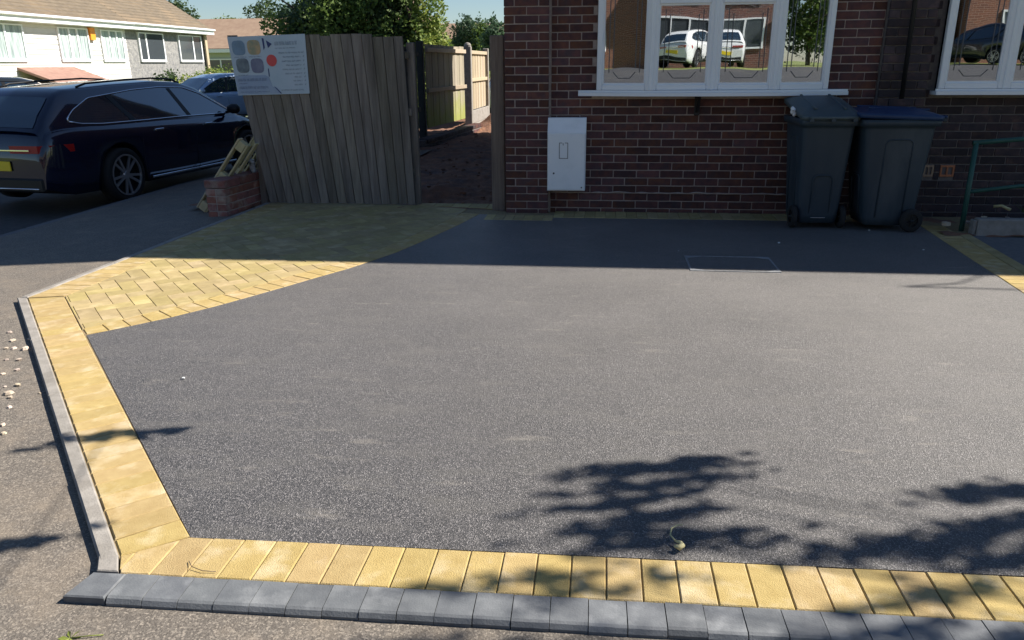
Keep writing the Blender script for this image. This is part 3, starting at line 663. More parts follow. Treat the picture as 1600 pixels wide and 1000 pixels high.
# ---------------- passage gate post, fences, soil
gp = MB().cbox(-1.10, -.965, 7.74, 7.86, -.05, 1.67, .008).build('gate_post', 'post_wood'); tag(gp, 'brown timber gate post fixed against the corner of the brick house', 'post')
fence = empty('wooden_fence', (-2.7, 7.93, 0), label='grey weathered close board fence panel carrying the advertising board', cat='fence')
NB = 17
for i in range(NB):
    t0, t1 = i/NB, (i+1)/NB
    xb0, xb1 = lerp(-3.535, -1.925, t0), lerp(-3.535, -1.925, t1)+.012; e = t0**.8
    xt0, xt1 = lerp(-3.80, -1.975, t0), lerp(-3.80, -1.975, t1)+.012
    if i == NB-1: xb1 -= .012; xt1 -= .012
    zb, zt = .012+random.uniform(0, .008), 1.70+random.uniform(-.012, .006)-(.02 if i > 13 else 0)
    nseg = 6; vs = []; fs = []; b = MB(); ga = .0065
    for k in range(nseg+1):
        t = k/nseg; z = lerp(zb, zt, t); xl = lerp(xb0, xt0, t)+ga+2.7; xr = lerp(xb1, xt1, t)-ga-.006+2.7
        wob = .004*noise.noise(Vector((i*3.1, z*2.2, 0))); wx_ = .003*noise.noise(Vector((i*7.7, z*3, 5)))
        vs += [(xl+wx_, -.050+wob, z), (xl+wx_+.003, -.054+wob, z), (xr+wx_-.003, -.043+wob, z), (xr+wx_, -.040+wob, z), (xr+wx_, -.032+wob, z), (xl+wx_, -.032+wob, z)]
    for k in range(nseg):
        a = k*6; fs += [(a+q, a+(q+1) % 6, a+6+(q+1) % 6, a+6+q) for q in range(6)]
    fs += [(5, 4, 3, 2, 1, 0), tuple(nseg*6+q for q in range(6))]
    b.add(vs, fs); b.build('fence_board', 'old_wood', fence)
b = MB(); b.add([(x_+2.7, y_, z_) for y_ in (-.0315, -.0205) for x_, z_ in ((-3.52, .02), (-1.935, .02), (-1.985, 1.66), (-3.785, 1.66))], [(0, 1, 2, 3), (7, 6, 5, 4), (0, 4, 5, 1), (1, 5, 6, 2), (2, 6, 7, 3), (3, 7, 4, 0)]); b.build('shade_backing', 'dark_wood', fence)  # added dark sheet, colours in the shadow lines between the boards
for z in (.35, .95, 1.5): MB().cbox(lerp(-3.50, -3.76, z/1.7)+2.7, .76, .0-.02, .045-.02, z-.035, z+.035, .005).build('rail', 'old_wood', fence)
MB().cbox(.725, .80, .035, .11, -.05, 1.62, .006).build('fence_post', 'old_wood', fence)
b = MB(); b.cbox(-.99+.02, -.91+.02, .035, .11, -.1, 1.6, .006); b.build('fence_post', 'old_wood', fence)

# side passage fence
def plank_panel(root, p, q, z0, z1, n, m, y=0, rails=(), rm='pale_wood', base=None, cap=False):
    p, q = Vector(p), Vector(q); d = q-p; Ln = d.length; d.normalize(); nr = Vector((d.y, -d.x))
    M = Matrix(((d.x, -nr.x, 0, p.x), (d.y, -nr.y, 0, p.y), (0, 0, 1, 0), (0, 0, 0, 1)))
    w_ = Ln/n
    for i in range(n):
        MB().cbox(i*w_+.001, (i+1)*w_-.002, .0+(.006 if i % 2 else 0), .018+(.006 if i % 2 else 0), z0, z1+random.uniform(-.008, .004), .002, M).build('fence_board', m, root)
    for z in rails: MB().cbox(-.02, Ln+.02, -.045, -.002, z-.04, z+.04, .004, M).build('rail', rm, root)
f2 = empty('wooden_fence', (0, 0, 0), label='sunlit passage fence panel with two rails and green algae on its lower half', cat='fence')
plank_panel(f2, (-3.42, 15.3), (-3.16, 18.1), .22, 1.78, 14, 'mossy_wood', rails=(.93, 1.68), rm='pale_wood')
MB().cbox(-3.56, -3.43, 15.1, 15.24, -.3, 1.83, .01).build('fence_post', 'dark_wood', f2)
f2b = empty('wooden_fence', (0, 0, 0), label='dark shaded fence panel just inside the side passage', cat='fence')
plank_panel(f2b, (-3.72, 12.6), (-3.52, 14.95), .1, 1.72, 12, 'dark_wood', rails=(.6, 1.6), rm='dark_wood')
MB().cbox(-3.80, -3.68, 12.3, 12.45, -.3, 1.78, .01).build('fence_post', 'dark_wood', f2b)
f3 = empty('wooden_fence', (0, 0, 0), label='farther passage fence panel on pale gravel boards between round topped concrete posts', cat='fence')
b = MB(); b.cbox(-3.24, -3.07, 18.5, 18.66, -.35, 1.80, .012); b.lathe([(.083, 0), (.083, .05), (.06, .09), (.0, .11)], 16, Matrix.Translation((-3.155, 18.58, 1.78))); b.build('concrete_post', 'concrete', f3)
b = MB(); b.cbox(-3.20, -3.06, 21.2, 21.35, -.45, 1.80, .012); b.build('concrete_post', 'concrete', f3)
plank_panel(f3, (-3.19, 18.68), (-3.13, 21.18), .35, 1.72, 14, 'pale_wood', rails=(1.05, 1.68), rm='pale_wood')
for k in range(2):
    M = Matrix.Rotation(math.atan2(2.5, .06), 4, 'Z'); M.translation = (-3.14, 18.70, 0); MB().cbox(0, 2.48, -.03, .02, -.25+.3*k, .045+.3*k, .006, M).build('gravel_board', 'concrete', f3)
# stub of dark wall in the passage
b = empty('passage_wall', (0, 0, 0), label='low dark brick wall at the foot of the passage fence', cat='wall')
M = Matrix.Rotation(math.atan2(4.0, .40), 4, 'Z'); M.translation = (-3.30, 14.0, 0)
MB().box(0, 4.1, -.10, .10, -.3, .10, M).build('wall_core', 'dark_mortar', b)
for r in range(4):
    for i in range(18):
        x = i*.228+(.114 if r % 2 else 0); MB().cbox(x, x+.215, -.115, .115, -.26+r*.1, -.19+r*.1, .004, M).build('brick', 'dark_brick' if i < 15 else 'brick', b)
def soilz(x, y):
    z = -.05+.05*noise.noise(Vector((x*2.2, y*1.4, 1)))+.05*abs(noise.noise(Vector((x*6, y*4, 4))))+.02*noise.noise(Vector((x*17, y*13, 7)))
    z += .42*math.exp(-((x+2.45)**2/.16+(y-18.9)**2/.5)); z -= .0*y
    z += .08*math.exp(-((x+1.9)**2/.05+(y-9.0)**2/.3))
    return z*(sm((y-7.8)/.6)*.9+.1)
grid('passage_soil', span(-4.4, -.7, .05), span(7.75, 24, .07), soilz, 'soil', kind='structure')
random.seed(3)
rb = MB()
def stone(b, x, y, z, r):
    n = 6; M = Matrix.Translation((x, y, z)) @ Matrix.Rotation(random.uniform(0, 6), 4, 'Z')
    b.lathe([(0, -r*.5), (r*.9*random.uniform(.7, 1.1), -r*.2), (r*random.uniform(.6, .9), r*.35), (0, r*.5)], n, M @ Matrix.Diagonal((1, random.uniform(.6, 1), random.uniform(.5, 1), 1)))
for i in range(260):
    x, y = random.uniform(-3.2, -1.1), 8.1+random.random()**1.6*12; stone(rb, x, y, soilz(x, y)+.005, random.uniform(.008, .05))
rb.build('passage_rubble', 'soil', kind='stuff', label='clods and stones on the soil of the passage', cat='rubble')
# debris left of the kerb
gr = MB()
for i in range(900):
    t = random.random(); s = t*2.6; off = -.062-abs(random.gauss(.0, .13))
    p = kp(s, off)
    if random.random() > .35+.65*(s < 1.9): continue
    stone(gr, p[0], p[1], PZ+(terrain(*p) if p[0] < -3.69 else 0)-.008, random.choice([.003, .004, .006, .008]))
gr.build('grit', 'rubble', kind='stuff', label='pale grit scattered beside the kerb', cat='gravel')
for i, (x, y, r, lb) in enumerate([(-3.331, 3.782, .018, 'flattish pale stone nearest the far end of the kerb'), (-3.211, 3.654, .020, 'pale stone second from the far end of the kerb'), (-3.129, 3.682, .017, 'pale stone lying closest to the dark joint below the far end of the kerb'), (-3.156, 3.537, .014, None), (-3.115, 3.541, .018, None), (-3.045, 3.538, .024, 'large blocky pale stone of the upper cluster beside the kerb'), (-3.03, 3.379, .015, None), (-2.963, 3.385, .017, None), (-2.871, 3.254, .016, None), (-2.905, 3.2, .014, None), (-2.727, 3.074, .020, 'upright pale stone casting a dark shadow halfway along the kerb'), (-2.70, 2.98, .026, 'largest pale stone, halfway down at the left picture edge'), (-2.66, 2.94, .017, None), (-2.587, 2.842, .014, None), (-2.482, 2.673, .016, None), (-2.42, 2.60, .018, 'pale stone lowest in the picture at the left edge'), (-2.777, 3.054, .012, None), (-2.56, 3.0, .010, None)]):
    g = MB(); stone(g, 0, 0, 0, r); o = g.build('stone', 'rubble', loc=(x, y, PZ+r*.25)); tag(o, lb or 'small pale loose stone on the old tarmac left of the kerb', 'stone', 'loose stones beside the kerb')

# ---------------- sign on the fence
sg = empty('advertising_board', (-3.79, 7.868, 1.689), label='pale blue contractor board with four photos and a red roundel on the fence', cat='sign')
TLc, TRc, BRc, BLc = Vector((0, 0)), Vector((.815, .021)), Vector((.812, -.55)), Vector((.048, -.566))
def sp(u, v): a = TLc.lerp(TRc, u); c = BLc.lerp(BRc, u); return a.lerp(c, v)   # u across, v down
def spoly(pts, y, th_=.0012):
    P = [sp(*p) for p in pts]; n = len(P); b = MB()
    b.add([(p.x, y, p.y) for p in P]+[(p.x, y+th_, p.y) for p in P], [tuple(range(n)), tuple(range(n, 2*n))[::-1]]+[(i, n+i, n+(i+1) % n, (i+1) % n) for i in range(n)]); return b
spoly([(0, 0), (1, 0), (1, 1), (0, 1)], 0, .006).build('board', 'sign_face', sg)
spoly([(.01, .66), (.42, .66), (.47, .70), (.50, .86), (.56, .89), (.61, .985), (.01, .985)], -.0014).build('printed_panel', 'sign_blue', sg)
def blob(cu, cv, ru, rv, flat=False):
    pts = []
    for k in range(20):
        t = k/20*2*math.pi; x, y = math.cos(t), math.sin(t); e = .6 if not flat else .35
        pts.append((cu+ru*math.copysign(abs(x)**e, x), cv+rv*math.copysign(abs(y)**e, y)))
    return pts
for cu, cv, m in ((.125, .19, 'sign_photo_sky'), (.325, .19, 'sign_photo_sand'), (.14, .49, 'sign_photo_grey'), (.335, .50, 'sign_photo_violet')): spoly(blob(cu, cv, .085, .125), -.003).build('photo_print', m, sg)
spoly([(.445, .04), (.468, .05), (.468, .20), (.45, .24)], -.0028).build('stripe', 'sign_navy', sg)
spoly([(.47, .56), (.482, .55), (.482, .68), (.47, .70)], -.0028).build('stripe', 'sign_navy', sg)
spoly([(.52, .86), (.545, .88), (.62, .985), (.60, .985)], -.0028).build('stripe', 'sign_navy', sg)
spoly(blob(.535, .42, .067, .10, False) if False else [(.535+.068*math.cos(k/24*2*math.pi), .42+.10*math.sin(k/24*2*math.pi)) for k in range(24)], -.003).build('roundel', 'sign_red', sg)
spoly([(.495, .08), (.565, .145), (.51, .21)], -.003).build('logo', 'sign_navy', sg)
b = MB(); random.seed(11)
def words(u0, u1, v, h, right=True, y=-.003):
    """a printed line too small to read: rows of letter sized strokes"""
    x = u0
    while x < u1-.008:
        wl_ = random.randint(3, 8)
        for _ in range(wl_):
            if x > u1-.008: break
            k = random.random(); w_ = .006
            for q in ([(x, v-h/2), (x+.0022, v-h/2), (x+.0022, v+h/2), (x, v+h/2)], [(x, v-h/2 if k < .5 else v+h/2-.003), (x+w_, v-h/2 if k < .5 else v+h/2-.003), (x+w_, (v-h/2 if k < .5 else v+h/2-.003)+.004), (x, (v-h/2 if k < .5 else v+h/2-.003)+.004)]):
                P = [sp(*p) for p in q]; b.add([(p.x, y, p.y) for p in P], [(0, 1, 2, 3)])
            x += .0095
        x += .009
words(.60, .90, .14, .055); words(.60, .88, .22, .014)
for i, (u0, v) in enumerate([(.64, .30), (.69, .37), (.67, .44), (.72, .51), (.67, .58), (.70, .65), (.82, .71), (.80, .775), (.81, .84)]):
    words(u0, .93 if i else .95, v, .022)
    P = [sp(*p) for p in [(.95, v), (.955, v+.012), (.968, v-.018), (.964, v-.02), (.955, v+.002), (.952, v-.004)]]; b.add([(p.x, -.003, p.y) for p in P], [(0, 1, 2, 3, 4, 5)])
words(.62, .94, .93, .022); words(.05, .21, .345, .014); words(.24, .41, .345, .014); words(.06, .20, .655, .014)
words(.04, .44, .735, .045); words(.05, .17, .795, .014); words(.04, .46, .87, .04); words(.05, .46, .945, .014)
b.build('lettering', 'sign_dark', sg)

# ---------------- stub garden wall with can and pallet
gw = empty('garden_wall', (0, 0, 0), label='low stub of red brick wall with a brick capping beside the wooden fence', cat='wall')
p0, p1 = Vector((-3.731, 7.30)), Vector((-3.64, 8.25)); dd = (p1-p0).normalized(); LL = .90
M = Matrix(((dd.x, -dd.y, 0, p0.x), (dd.y, dd.x, 0, p0.y), (0, 0, 1, -.055), (0, 0, 0, 1)))   # x along, +y to the left
MB().box(.005, LL-.005, .008, .207, 0, .30, M).build('wall_core', 'mortar', gw)
for r in range(4):
    for row in range(2):
        y0 = .0 if row == 0 else .113
        k = 0; x = 0 if r % 2 == 0 else -.1125
        while x < LL:
            a, c = max(x, 0)+.0, min(x+.215, LL)
            if c-a > .04: MB().cbox(a, c, y0, y0+.102, .005+r*.075, .07+r*.075, .004, M).build('brick', 'red_brick', gw)
            x += .225
x = 0
while x < LL-.05: MB().cbox(x, min(x+.29, LL), -.006, .222, .306, .385, .006, M).build('coping_brick', 'red_brick', gw); x += .30
can = empty('drinks_can', (-3.70, 7.92, .331), label='small dark drinks can standing on the brick wall stub', cat='can')
MB().lathe([(0, 0), (.026, .0), (.033, .012), (.033, .115), (.026, .13), (.026, .134)], 20).build('can_body', 'can_black', can); MB().lathe([(.0, .131), (.025, .131), (.026, .135), (.024, .136)], 20).build('can_lid', 'alloy', can)
pal = empty('pallet', (-4.13, 7.62, -.065), label='pale wooden pallet leaning up against the end of the fence', cat='pallet')
M0 = Matrix.Rotation(-R(52), 4, 'Y')          # local x runs up the slope, z is the pallet's thickness (up-left)
for k, x in enumerate((.0, .38, .78)):
    for yy in (0, .38, .76): MB().cbox(x, x+.10, yy, yy+.09, .022, .105, .004, M0).build('pallet_block', 'pallet_wood', pal)
for k in range(5): yy = k*.19; MB().cbox(-.01, .89, yy, yy+.085, 0, .018, .003, M0).build('pallet_board', 'pallet_wood', pal)
for yy in (0, .38, .76): MB().cbox(-.01, .89, yy, yy+.09, .108, .126, .003, M0).build('pallet_board', 'pallet_wood', pal)

# ---------------- wheelie bins
def bin_(name, loc, rz, lidm, lid_open, label, foot=True):
    r = empty(name, loc, rz, label=label, cat='bin', group='wheelie bins against the house wall')
    # tapered body: local -y is the front that faces out
    def ring(z, wx, wy, cyo, rad=.05):
        pts = []
        for sx, sy, a0 in ((1, 1, 0), (-1, 1, 90), (-1, -1, 180), (1, -1, 270)):
            for k in range(4):
                a = R(a0+k*30); pts.append((sx*(wx/2-rad)+rad*math.cos(a), cyo+sy*(wy/2-rad)+rad*math.sin(a), z))
        return pts
    b = MB(); b.smooth = True; rings = [ring(.05, .38, .44, .02), ring(.12, .40, .47, .01), ring(.50, .445, .54, 0), ring(.86, .49, .62, -.01), ring(.89, .495, .63, -.01), ring(.89, .545, .69, -.01), ring(.945, .56, .70, -.01), ring(.945, .50, .64, -.01)]
    n = 16; vs = [v for g in rings for v in g]; fs = [(i*n+t, i*n+(t+1) % n, (i+1)*n+(t+1) % n, (i+1)*n+t) for i in range(len(rings)-1) for t in range(n)]+[tuple(range(n))[::-1]]
    b.add(vs, fs); body = b.build('body', 'bin_grey', r)
    # recessed arch panel outlines on front and side faces
    def arch(face, z0, z1, hw):
        g = MB(); pts = []
        N_ = 6
        for k in range(N_+1): a = math.pi-k*math.pi/2/N_; pts.append((-hw+.05+.05*math.cos(a), z1-.05+.05*math.sin(a)))
        for k in range(N_+1): a = math.pi/2-k*math.pi/2/N_; pts.append((hw-.05+.05*math.cos(a), z1-.05+.05*math.sin(a)))
        pts = [(-hw, z0)]+pts+[(hw, z0)]
        def P(u_, z):
            wy = lerp(.47, .62, (z-.12)/.74)/2; wx = lerp(.40, .49, (z-.12)/.74)/2
            return {'f': (u_, -wy+.004, z), 'b': (u_, wy+.004, z), 'l': (-wx, u_, z), 'r': (wx, u_, z)}[face]
        g.tube([P(*q) for q in pts], .0075, 6); g.build('moulded_panel', 'bin_grey', r)
    arch('f', .14, .47, .095); arch('b', .14, .47, .095)
    arch('l', .12, .78, .12); arch('r', .12, .78, .12)
    if foot:
        for s in (-1, 1): MB().cbox(-.075, .075, s*.222, s*.226+.01, .10, .17, .003).build('foot_recess', 'black_plastic', r)
        MB().cbox(-.07, .07, .2355, .247, .094, .099, .001).build('axle_bar', 'alloy', r)
    # wheels on an axle at the back (+y)
    MB().tube([(-.27, .20, .10), (.27, .20, .10)], .012).build('axle', 'black_plastic', r)
    for s in (-1, 1):
        wv = empty('wheel', (s*.235, .20, .10)); wv.parent = r
        M = Matrix.Rotation(R(90), 4, 'Y')
        g = MB(); g.smooth = True; g.lathe([(.055, -.022), (.09, -.025), (.10, -.015), (.10, .015), (.09, .025), (.055, .022)], 24, M); g.build('tyre', 'tyre', wv)
        g = MB(); g.lathe([(0, -.016), (.02, -.02), (.025, -.012), (.056, -.010), (.056, .010), (.025, .012), (.02, .02), (0, .016)], 24, M)
        for k in range(6):
            Mk = Matrix.Rotation(k*math.pi/3, 4, 'X'); g.box(-.018, .018, -.005, .005, .02, .057, Mk)
        g.build('rim', 'black_plastic', wv)
    # hinge tube, handles and lid
    MB().tube([(-.22, .375, .96), (.22, .375, .96)], .014).build('handle', lidm, r)
    for s in (-.2, 0, .2): MB().cbox(s-.02, s+.02, .33, .385, .925, .965, .004).build('handle_bracket', 'bin_grey', r)
    ml = Matrix.Translation((0, .345, .955)) @ Matrix.Rotation(-lid_open, 4, 'X')
    g = MB(); g.smooth = True; rr = []
    for z, sx, sy in ((-.02, .57, .735), (.012, .58, .745), (.022, .55, .70), (.05, .40, .50), (.062, .32, .40)):
        rr.append([ml @ Vector((p[0], p[1]-.365, p[2])) for p in ring(z, sx, sy, 0, .06)])
    vs = [v for q in rr for v in q]; fs = [(i*n+t, i*n+(t+1) % n, (i+1)*n+(t+1) % n, (i+1)*n+t) for i in range(len(rr)-1) for t in range(n)]+[tuple((len(rr)-1)*n+t for t in range(n)), tuple(range(n))[::-1]]
    g.add(vs, fs); lid = g.build('lid', lidm, r)
    for s in (-.14, .14):
        M = ml @ Matrix.Translation((s, -.36, .05)); MB().cbox(-.012, .012, -.27, .27, 0, .016, .004, M).build('lid_rib', lidm, lid)
    MB().cbox(-.12, .12, -.765, -.735, -.015, .006, .004, ml).build('lid_handle', lidm, lid)
    return r
b1 = bin_('wheelie_bin', (1.900, 7.22, 0), R(182), 'bin_lid_grey', R(10), 'narrow dark grey wheelie bin with a raised grey lid and white bag corner')
b1.scale = (.88, .95, 1)
bg_ = MB(); random.seed(21)
for c_, r_ in (((1.635, 7.12, 1.0), .03), ((1.625, 7.10, 1.02), .022), ((1.65, 7.12, .975), .024)):
    bg_.lathe([(0, -r_), (r_*.8, -r_*.5), (r_, 0), (r_*.6, r_*.7), (0, r_)], 7, Matrix.Translation(c_) @ Matrix.Rotation(random.uniform(-1, 1), 4, 'X') @ Matrix.Rotation(random.uniform(-1, 1), 4, 'Y') @ Matrix.Diagonal((.8, 1.3, 1, 1)))
bg_.build('rubbish_bag', 'bag_white', label='crumpled white bag poking out under the grey bin lid', cat='bag')
b2 = bin_('wheelie_bin', (2.465, 7.12, 0), R(-88), 'bin_blue', R(2), 'wide dark wheelie bin with a blue lid seen from its side near the right pier', foot=False)
b2.scale = (1, .92, 1)

# ---------------- right corner: handrail, plinth
hr = empty('handrail', (3.13, 7.0, 0), label='green painted tubular handrail at the right edge of the drive', cat='handrail')
MB().tube([(0, 0, -.05), (-.004, 0, .745)], .021, 10).build('post', 'green_paint', hr)
MB().tube([(-.03, 0, .745), (.35, .02, .775), (2.2, .12, .90)], .020, 10).build('top_rail', 'green_paint', hr)
MB().tube([(0, 0, .335), (.42, .02, .385), (2.2, .12, .52)], .017, 10).build('middle_rail', 'green_paint', hr)
MB().tube([(2.2, .12, -.05), (2.2, .12, .9)], .021, 10).build('post', 'green_paint', hr)
pl = empty('concrete_plinth', (0, 0, 0), label='low pale concrete plinth beyond the green handrail post', cat='plinth')
for i in range(6): x = 3.17+i*.45; MB().cbox(x, x+.446, 6.80, 6.90, -.05, .135, .008).build('slab', 'concrete', pl)
MB().cbox(3.14, 3.168, 6.82, 6.90, -.05, .12, .006).build('end_piece', 'concrete', pl)
random.seed(5)
for i in range(7):
    g = MB(); stone(g, 0, 0, 0, random.uniform(.03, .06)); x = 3.0+i*.22; o = g.build('stone', 'rubble', loc=(x, 7.1+random.uniform(-.1, .3), .05)); tag(o, 'rubble stone lying on the soil behind the concrete plinth', 'stone', 'rubble on the soil bed')
o = MB().tube([(3.50, 7.30, .16), (3.56, 7.28, .17), (3.62, 7.24, .14)], .014, 6).build('stick', 'dry_twig', label='pale broken stick leaning on the soil bed by the handrail', cat='stick')
for k, (x, y, s) in enumerate([(3.72, 7.1, 1), (3.9, 7.2, .8)]):
    g = MB()
    for j in range(9): a = j*.7; g.tube([(0, 0, 0), (.05*math.cos(a), .05*math.sin(a), .12*s), (.14*math.cos(a), .14*math.sin(a), .2*s)], [.003, .002, .001], 4)
    g.build('weed', 'leaf_mid', loc=(x, y, .02), label=['larger thin weed behind the concrete plinth', 'smaller thin weed nearest the right edge'][k], cat='plant', group='weeds by the plinth')
# little things on the tarmac
for (x, y, r, lb) in ((1.456, 6.359, .014, 'white scrap on the shaded tarmac in front of the grey bin'), (2.339, 6.93, .010, 'tiny white scrap at the foot of the blue lidded bin'), (2.52, 6.20, .009, 'pale crumb on the shaded tarmac near the right border'), (.62, 6.02, .007, 'pale crumb on the shaded tarmac behind the inspection cover'), (-1.95, 3.18, .009, 'pale crumb on the sunlit tarmac near the left border')):
    g = MB(); stone(g, 0, 0, 0, r); g.build('scrap', 'white_bit', loc=(x, y, r*.3), label=lb, cat='litter')
tw = empty('seed_husk', (.262, 2.06, .004), label='curled pale plant husk with a thin stem lying on the tarmac', cat='husk')
MB().tube([(-.004, .008, .008), (-.018, .035, .012), (-.012, .065, .015), (.008, .09, .012), (.026, .10, .008)], [.003, .0026, .0026, .0022, .0015], 6).build('stem', 'dry_twig', tw)
MB().tube([(-.004, .008, .008), (.01, .0, .010), (.014, -.016, .010), (.004, -.028, .010), (-.010, -.020, .010)], [.003, .006, .009, .009, .004], 8).build('pod', 'dry_twig', tw)
MB().tube([(-1.195, 1.83, .004), (-1.17, 1.80, .008), (-1.13, 1.787, .006), (-1.09, 1.79, .004)], .0012, 5).build('twig', 'bark', label='thin dark curved twig on the yellow blocks by the left corner', cat='twig')
lf = MB(); 
for k in range(6): a = k*1.05; lf.add([(0, 0, .002), (.02*math.cos(a), .02*math.sin(a), .008), (.032*math.cos(a+.25), .032*math.sin(a+.25), .004), (.02*math.cos(a+.5), .02*math.sin(a+.5), .002)], [(0, 1, 2, 3)])
lf.tube([(0, 0, .003), (.05, .01, .006), (.08, .02, .003)], .0015, 5)
lf.build('leaf_sprig', 'leaf_light', loc=(-1.36, 1.515, PZ), label='small green leaf sprig on the old tarmac at the bottom left', cat='leaf')

# ------------------------------------------------------------------ cars
def interp(tab, x):
    if x <= tab[0][0]: return tab[0][1]
    for (a, fa), (c, fc) in zip(tab, tab[1:]):
        if x <= c: t = (x-a)/(c-a); return fa+(fc-fa)*t
    return tab[-1][1]
def csp(tab, x):
    xs = [t[0] for t in tab]
    if x <= xs[0]: return tab[0][1]
    if x >= xs[-1]: return tab[-1][1]
    i = max(j for j in range(len(xs)-1) if xs[j] <= x); P = [tab[max(0, min(len(tab)-1, i+k))][1] for k in (-1, 0, 1, 2)]; t = (x-xs[i])/(xs[i+1]-xs[i])
    return .5*((2*P[1])+(-P[0]+P[2])*t+(2*P[0]-5*P[1]+4*P[2]-P[3])*t*t+(-P[0]+3*P[1]-3*P[2]+P[3])*t**3)
def make_car(loc, rz, label, paint, L=4.78, W=1.86, axr=-1.34, axf=1.45, deck=None, roof=None, dlo=None, rs=.335, plate='yellow_plate', group=None, tilt=0, rails=True, trim='chrome'):
    root = empty('parked_car', loc, rz, label=label, cat='car', group=group)
    if tilt: root.rotation_euler = (0, tilt, rz)
    h = L/2
    deck = deck or [(-h, .62), (-h+.03, .80), (-h+.10, .93), (-h+.35, .97), (-.5, .955), (.5, .93), (1.05, .92), (1.35, .90), (h-.45, .78), (h-.12, .66), (h, .50)]
    roof = roof or [(-h+.05, .93), (-h+.18, 1.10), (-h+.45, 1.335), (-h+.6, 1.385), (-1.0, 1.425), (-.2, 1.445), (.3, 1.42), (.6, 1.34), (1.35, .905)]
    def wid(x): t = abs(x)/h; return W/2*(1-.19*t**6-.05*t**2)
    def zlow(x): t = abs(x)/h; return .20+.10*max(0, t-.88)/.12
    Ra = rs+.055; xs = span(-h, h, .05)
    b = MB(); b.smooth = True; secs = []
    for x in xs:
        wx = wid(x); zs = zlow(x); zd = csp(deck, x); za = zs
        for xa in (axr, axf):
            if abs(x-xa) < Ra: za = max(za, rs+math.sqrt(Ra*Ra-(x-xa)**2))
        zm = max(.42, za+.02); zsh = max(zd-.16, zm+.03); cr = .03
        sec = [(0, zs), (wx*.62, zs), (wx*.62, za), (wx*.965, za), (wx*.995, min(zm, zsh-.02)), (wx, zsh-.01), (wx*.99, zsh+.05), (wx*.945, zd-.012), (wx*.86, zd+.004), (wx*.45, zd+cr*.8), (0, zd+cr)]
        secs.append([(x, y, z) for y, z in sec])
    n = len(secs[0])
    for side in (1, -1):
        vs = [(p[0], p[1]*side, p[2]) for s_ in secs for p in s_]; base = len(b.v)
        for i in range(len(secs)-1):
            for k in range(n-1):
                f = (i*n+k, i*n+k+1, (i+1)*n+k+1, (i+1)*n+k)
                b.cur = 1 if k < 3 else 0
                if i == 0 and k == 0: b.add(vs, [])
                b.f.append(tuple(base+q for q in (f if side < 0 else f[::-1]))); b.mi.append(b.cur); b.sm.append(k > 2)
        b.cur = 0
        for e in (0, len(secs)-1):
            f = tuple(base+e*n+k for k in range(n)); b.f.append(f if (e == 0) == (side > 0) else f[::-1]); b.mi.append(0); b.sm.append(False)
    body = b.build('body', [paint, 'black_plastic'], root)
    # greenhouse
    xr, xf = roof[0][0], roof[-1][0]; gxs = span(xr, xf, .06); g = MB(); g.smooth = True; secs = []
    K = .52
    def side_y(x, z): return wid(x)*.935-(z-csp(deck, x))*K
    for x in gxs:
        zb_ = csp(deck, x)-.03; zt_ = max(interp(roof, x), zb_+.035); y0 = side_y(x, zb_); y1 = side_y(x, zt_-.035)
        secs.append([(x, y0, zb_), (x, lerp(y0, y1, .5), lerp(zb_, zt_-.035, .5)), (x, y1, zt_-.035), (x, y1-.03, zt_-.012), (x, y1-.09, zt_), (x, y1*.5, zt_+.014), (x, 0, zt_+.018)])
    n = len(secs[0])
    for side in (1, -1):
        base = len(g.v); g.add([(p[0], p[1]*side, p[2]) for s_ in secs for p in s_], [])
        for i in range(len(secs)-1):
            for k in range(n-1):
                f = (i*n+k, i*n+k+1, (i+1)*n+k+1, (i+1)*n+k); g.f.append(tuple(base+q for q in (f if side < 0 else f[::-1]))); g.mi.append(0); g.sm.append(True)
    g.build('cabin', paint, root)
    # side glass
    dlo = dlo or [(-h+.42, 1.03, 1.06), (-h+.55, .995, 1.15), (-h+.85, .975, 1.275), (-.75, .97, 1.345), (-.2, .97, 1.365), (.3, .965, 1.345), (.62, .96, 1.25), (1.0, .955, 1.05), (1.12, .955, .985)]
    d0, d1 = dlo[0][0], dlo[-1][0]; lo = [(a, c) for a, c, _ in dlo]; hi = [(a, c) for a, _, c in dlo]
    for side in (1, -1):
        g = MB(); g.smooth = True; X = span(d0, d1, .05); vs = []; m_ = 5
        for x in X:
            for k in range(m_): z = lerp(interp(lo, x), interp(hi, x), k/(m_-1)); vs.append((x, (side_y(x, z)+.004)*side, z))
        fs = [(i*m_+k, i*m_+k+1, (i+1)*m_+k+1, (i+1)*m_+k) for i in range(len(X)-1) for k in range(m_-1)]
        g.add(vs, [f if side < 0 else f[::-1] for f in fs]); g.build('side_window', 'car_glass', root)
        pts = [(x, (side_y(x, interp(lo, x))+.006)*side, interp(lo, x)) for x in X]+[(x, (side_y(x, interp(hi, x))+.006)*side, interp(hi, x)) for x in X[::-1]]
        pts.append(pts[0]); MB().tube(pts, .009, 6).build('window_trim', trim, root)
        for xa, xb, wd_ in ((-1.02+.02, -1.10, .05), (.12, .10, .045)):
            z0_, z1_ = interp(lo, xa)+.008, interp(hi, xb)-.01
            q = [(xa-wd_, z0_), (xa+wd_, z0_), (xb+wd_*.8-.12, z1_), (xb-wd_*.8-.12, z1_)]
            g = MB(); P = [(u_, (side_y(u_, v_)+.0075)*side, v_) for u_, v_ in q]; g.add(P, [(0, 1, 2, 3) if side < 0 else (3, 2, 1, 0)]); g.build('door_pillar', 'black_plastic', root)
        # handles, mirror, sill trim
        for x in (-.72, .35): MB().cbox(x, x+.17, side*wid(x)-.012 if side > 0 else side*wid(x)-.012, side*wid(x)+.016 if side > 0 else side*wid(x)+.012, .83, .855, .005).build('door_handle', 'chrome' if trim == 'chrome' else paint, root)
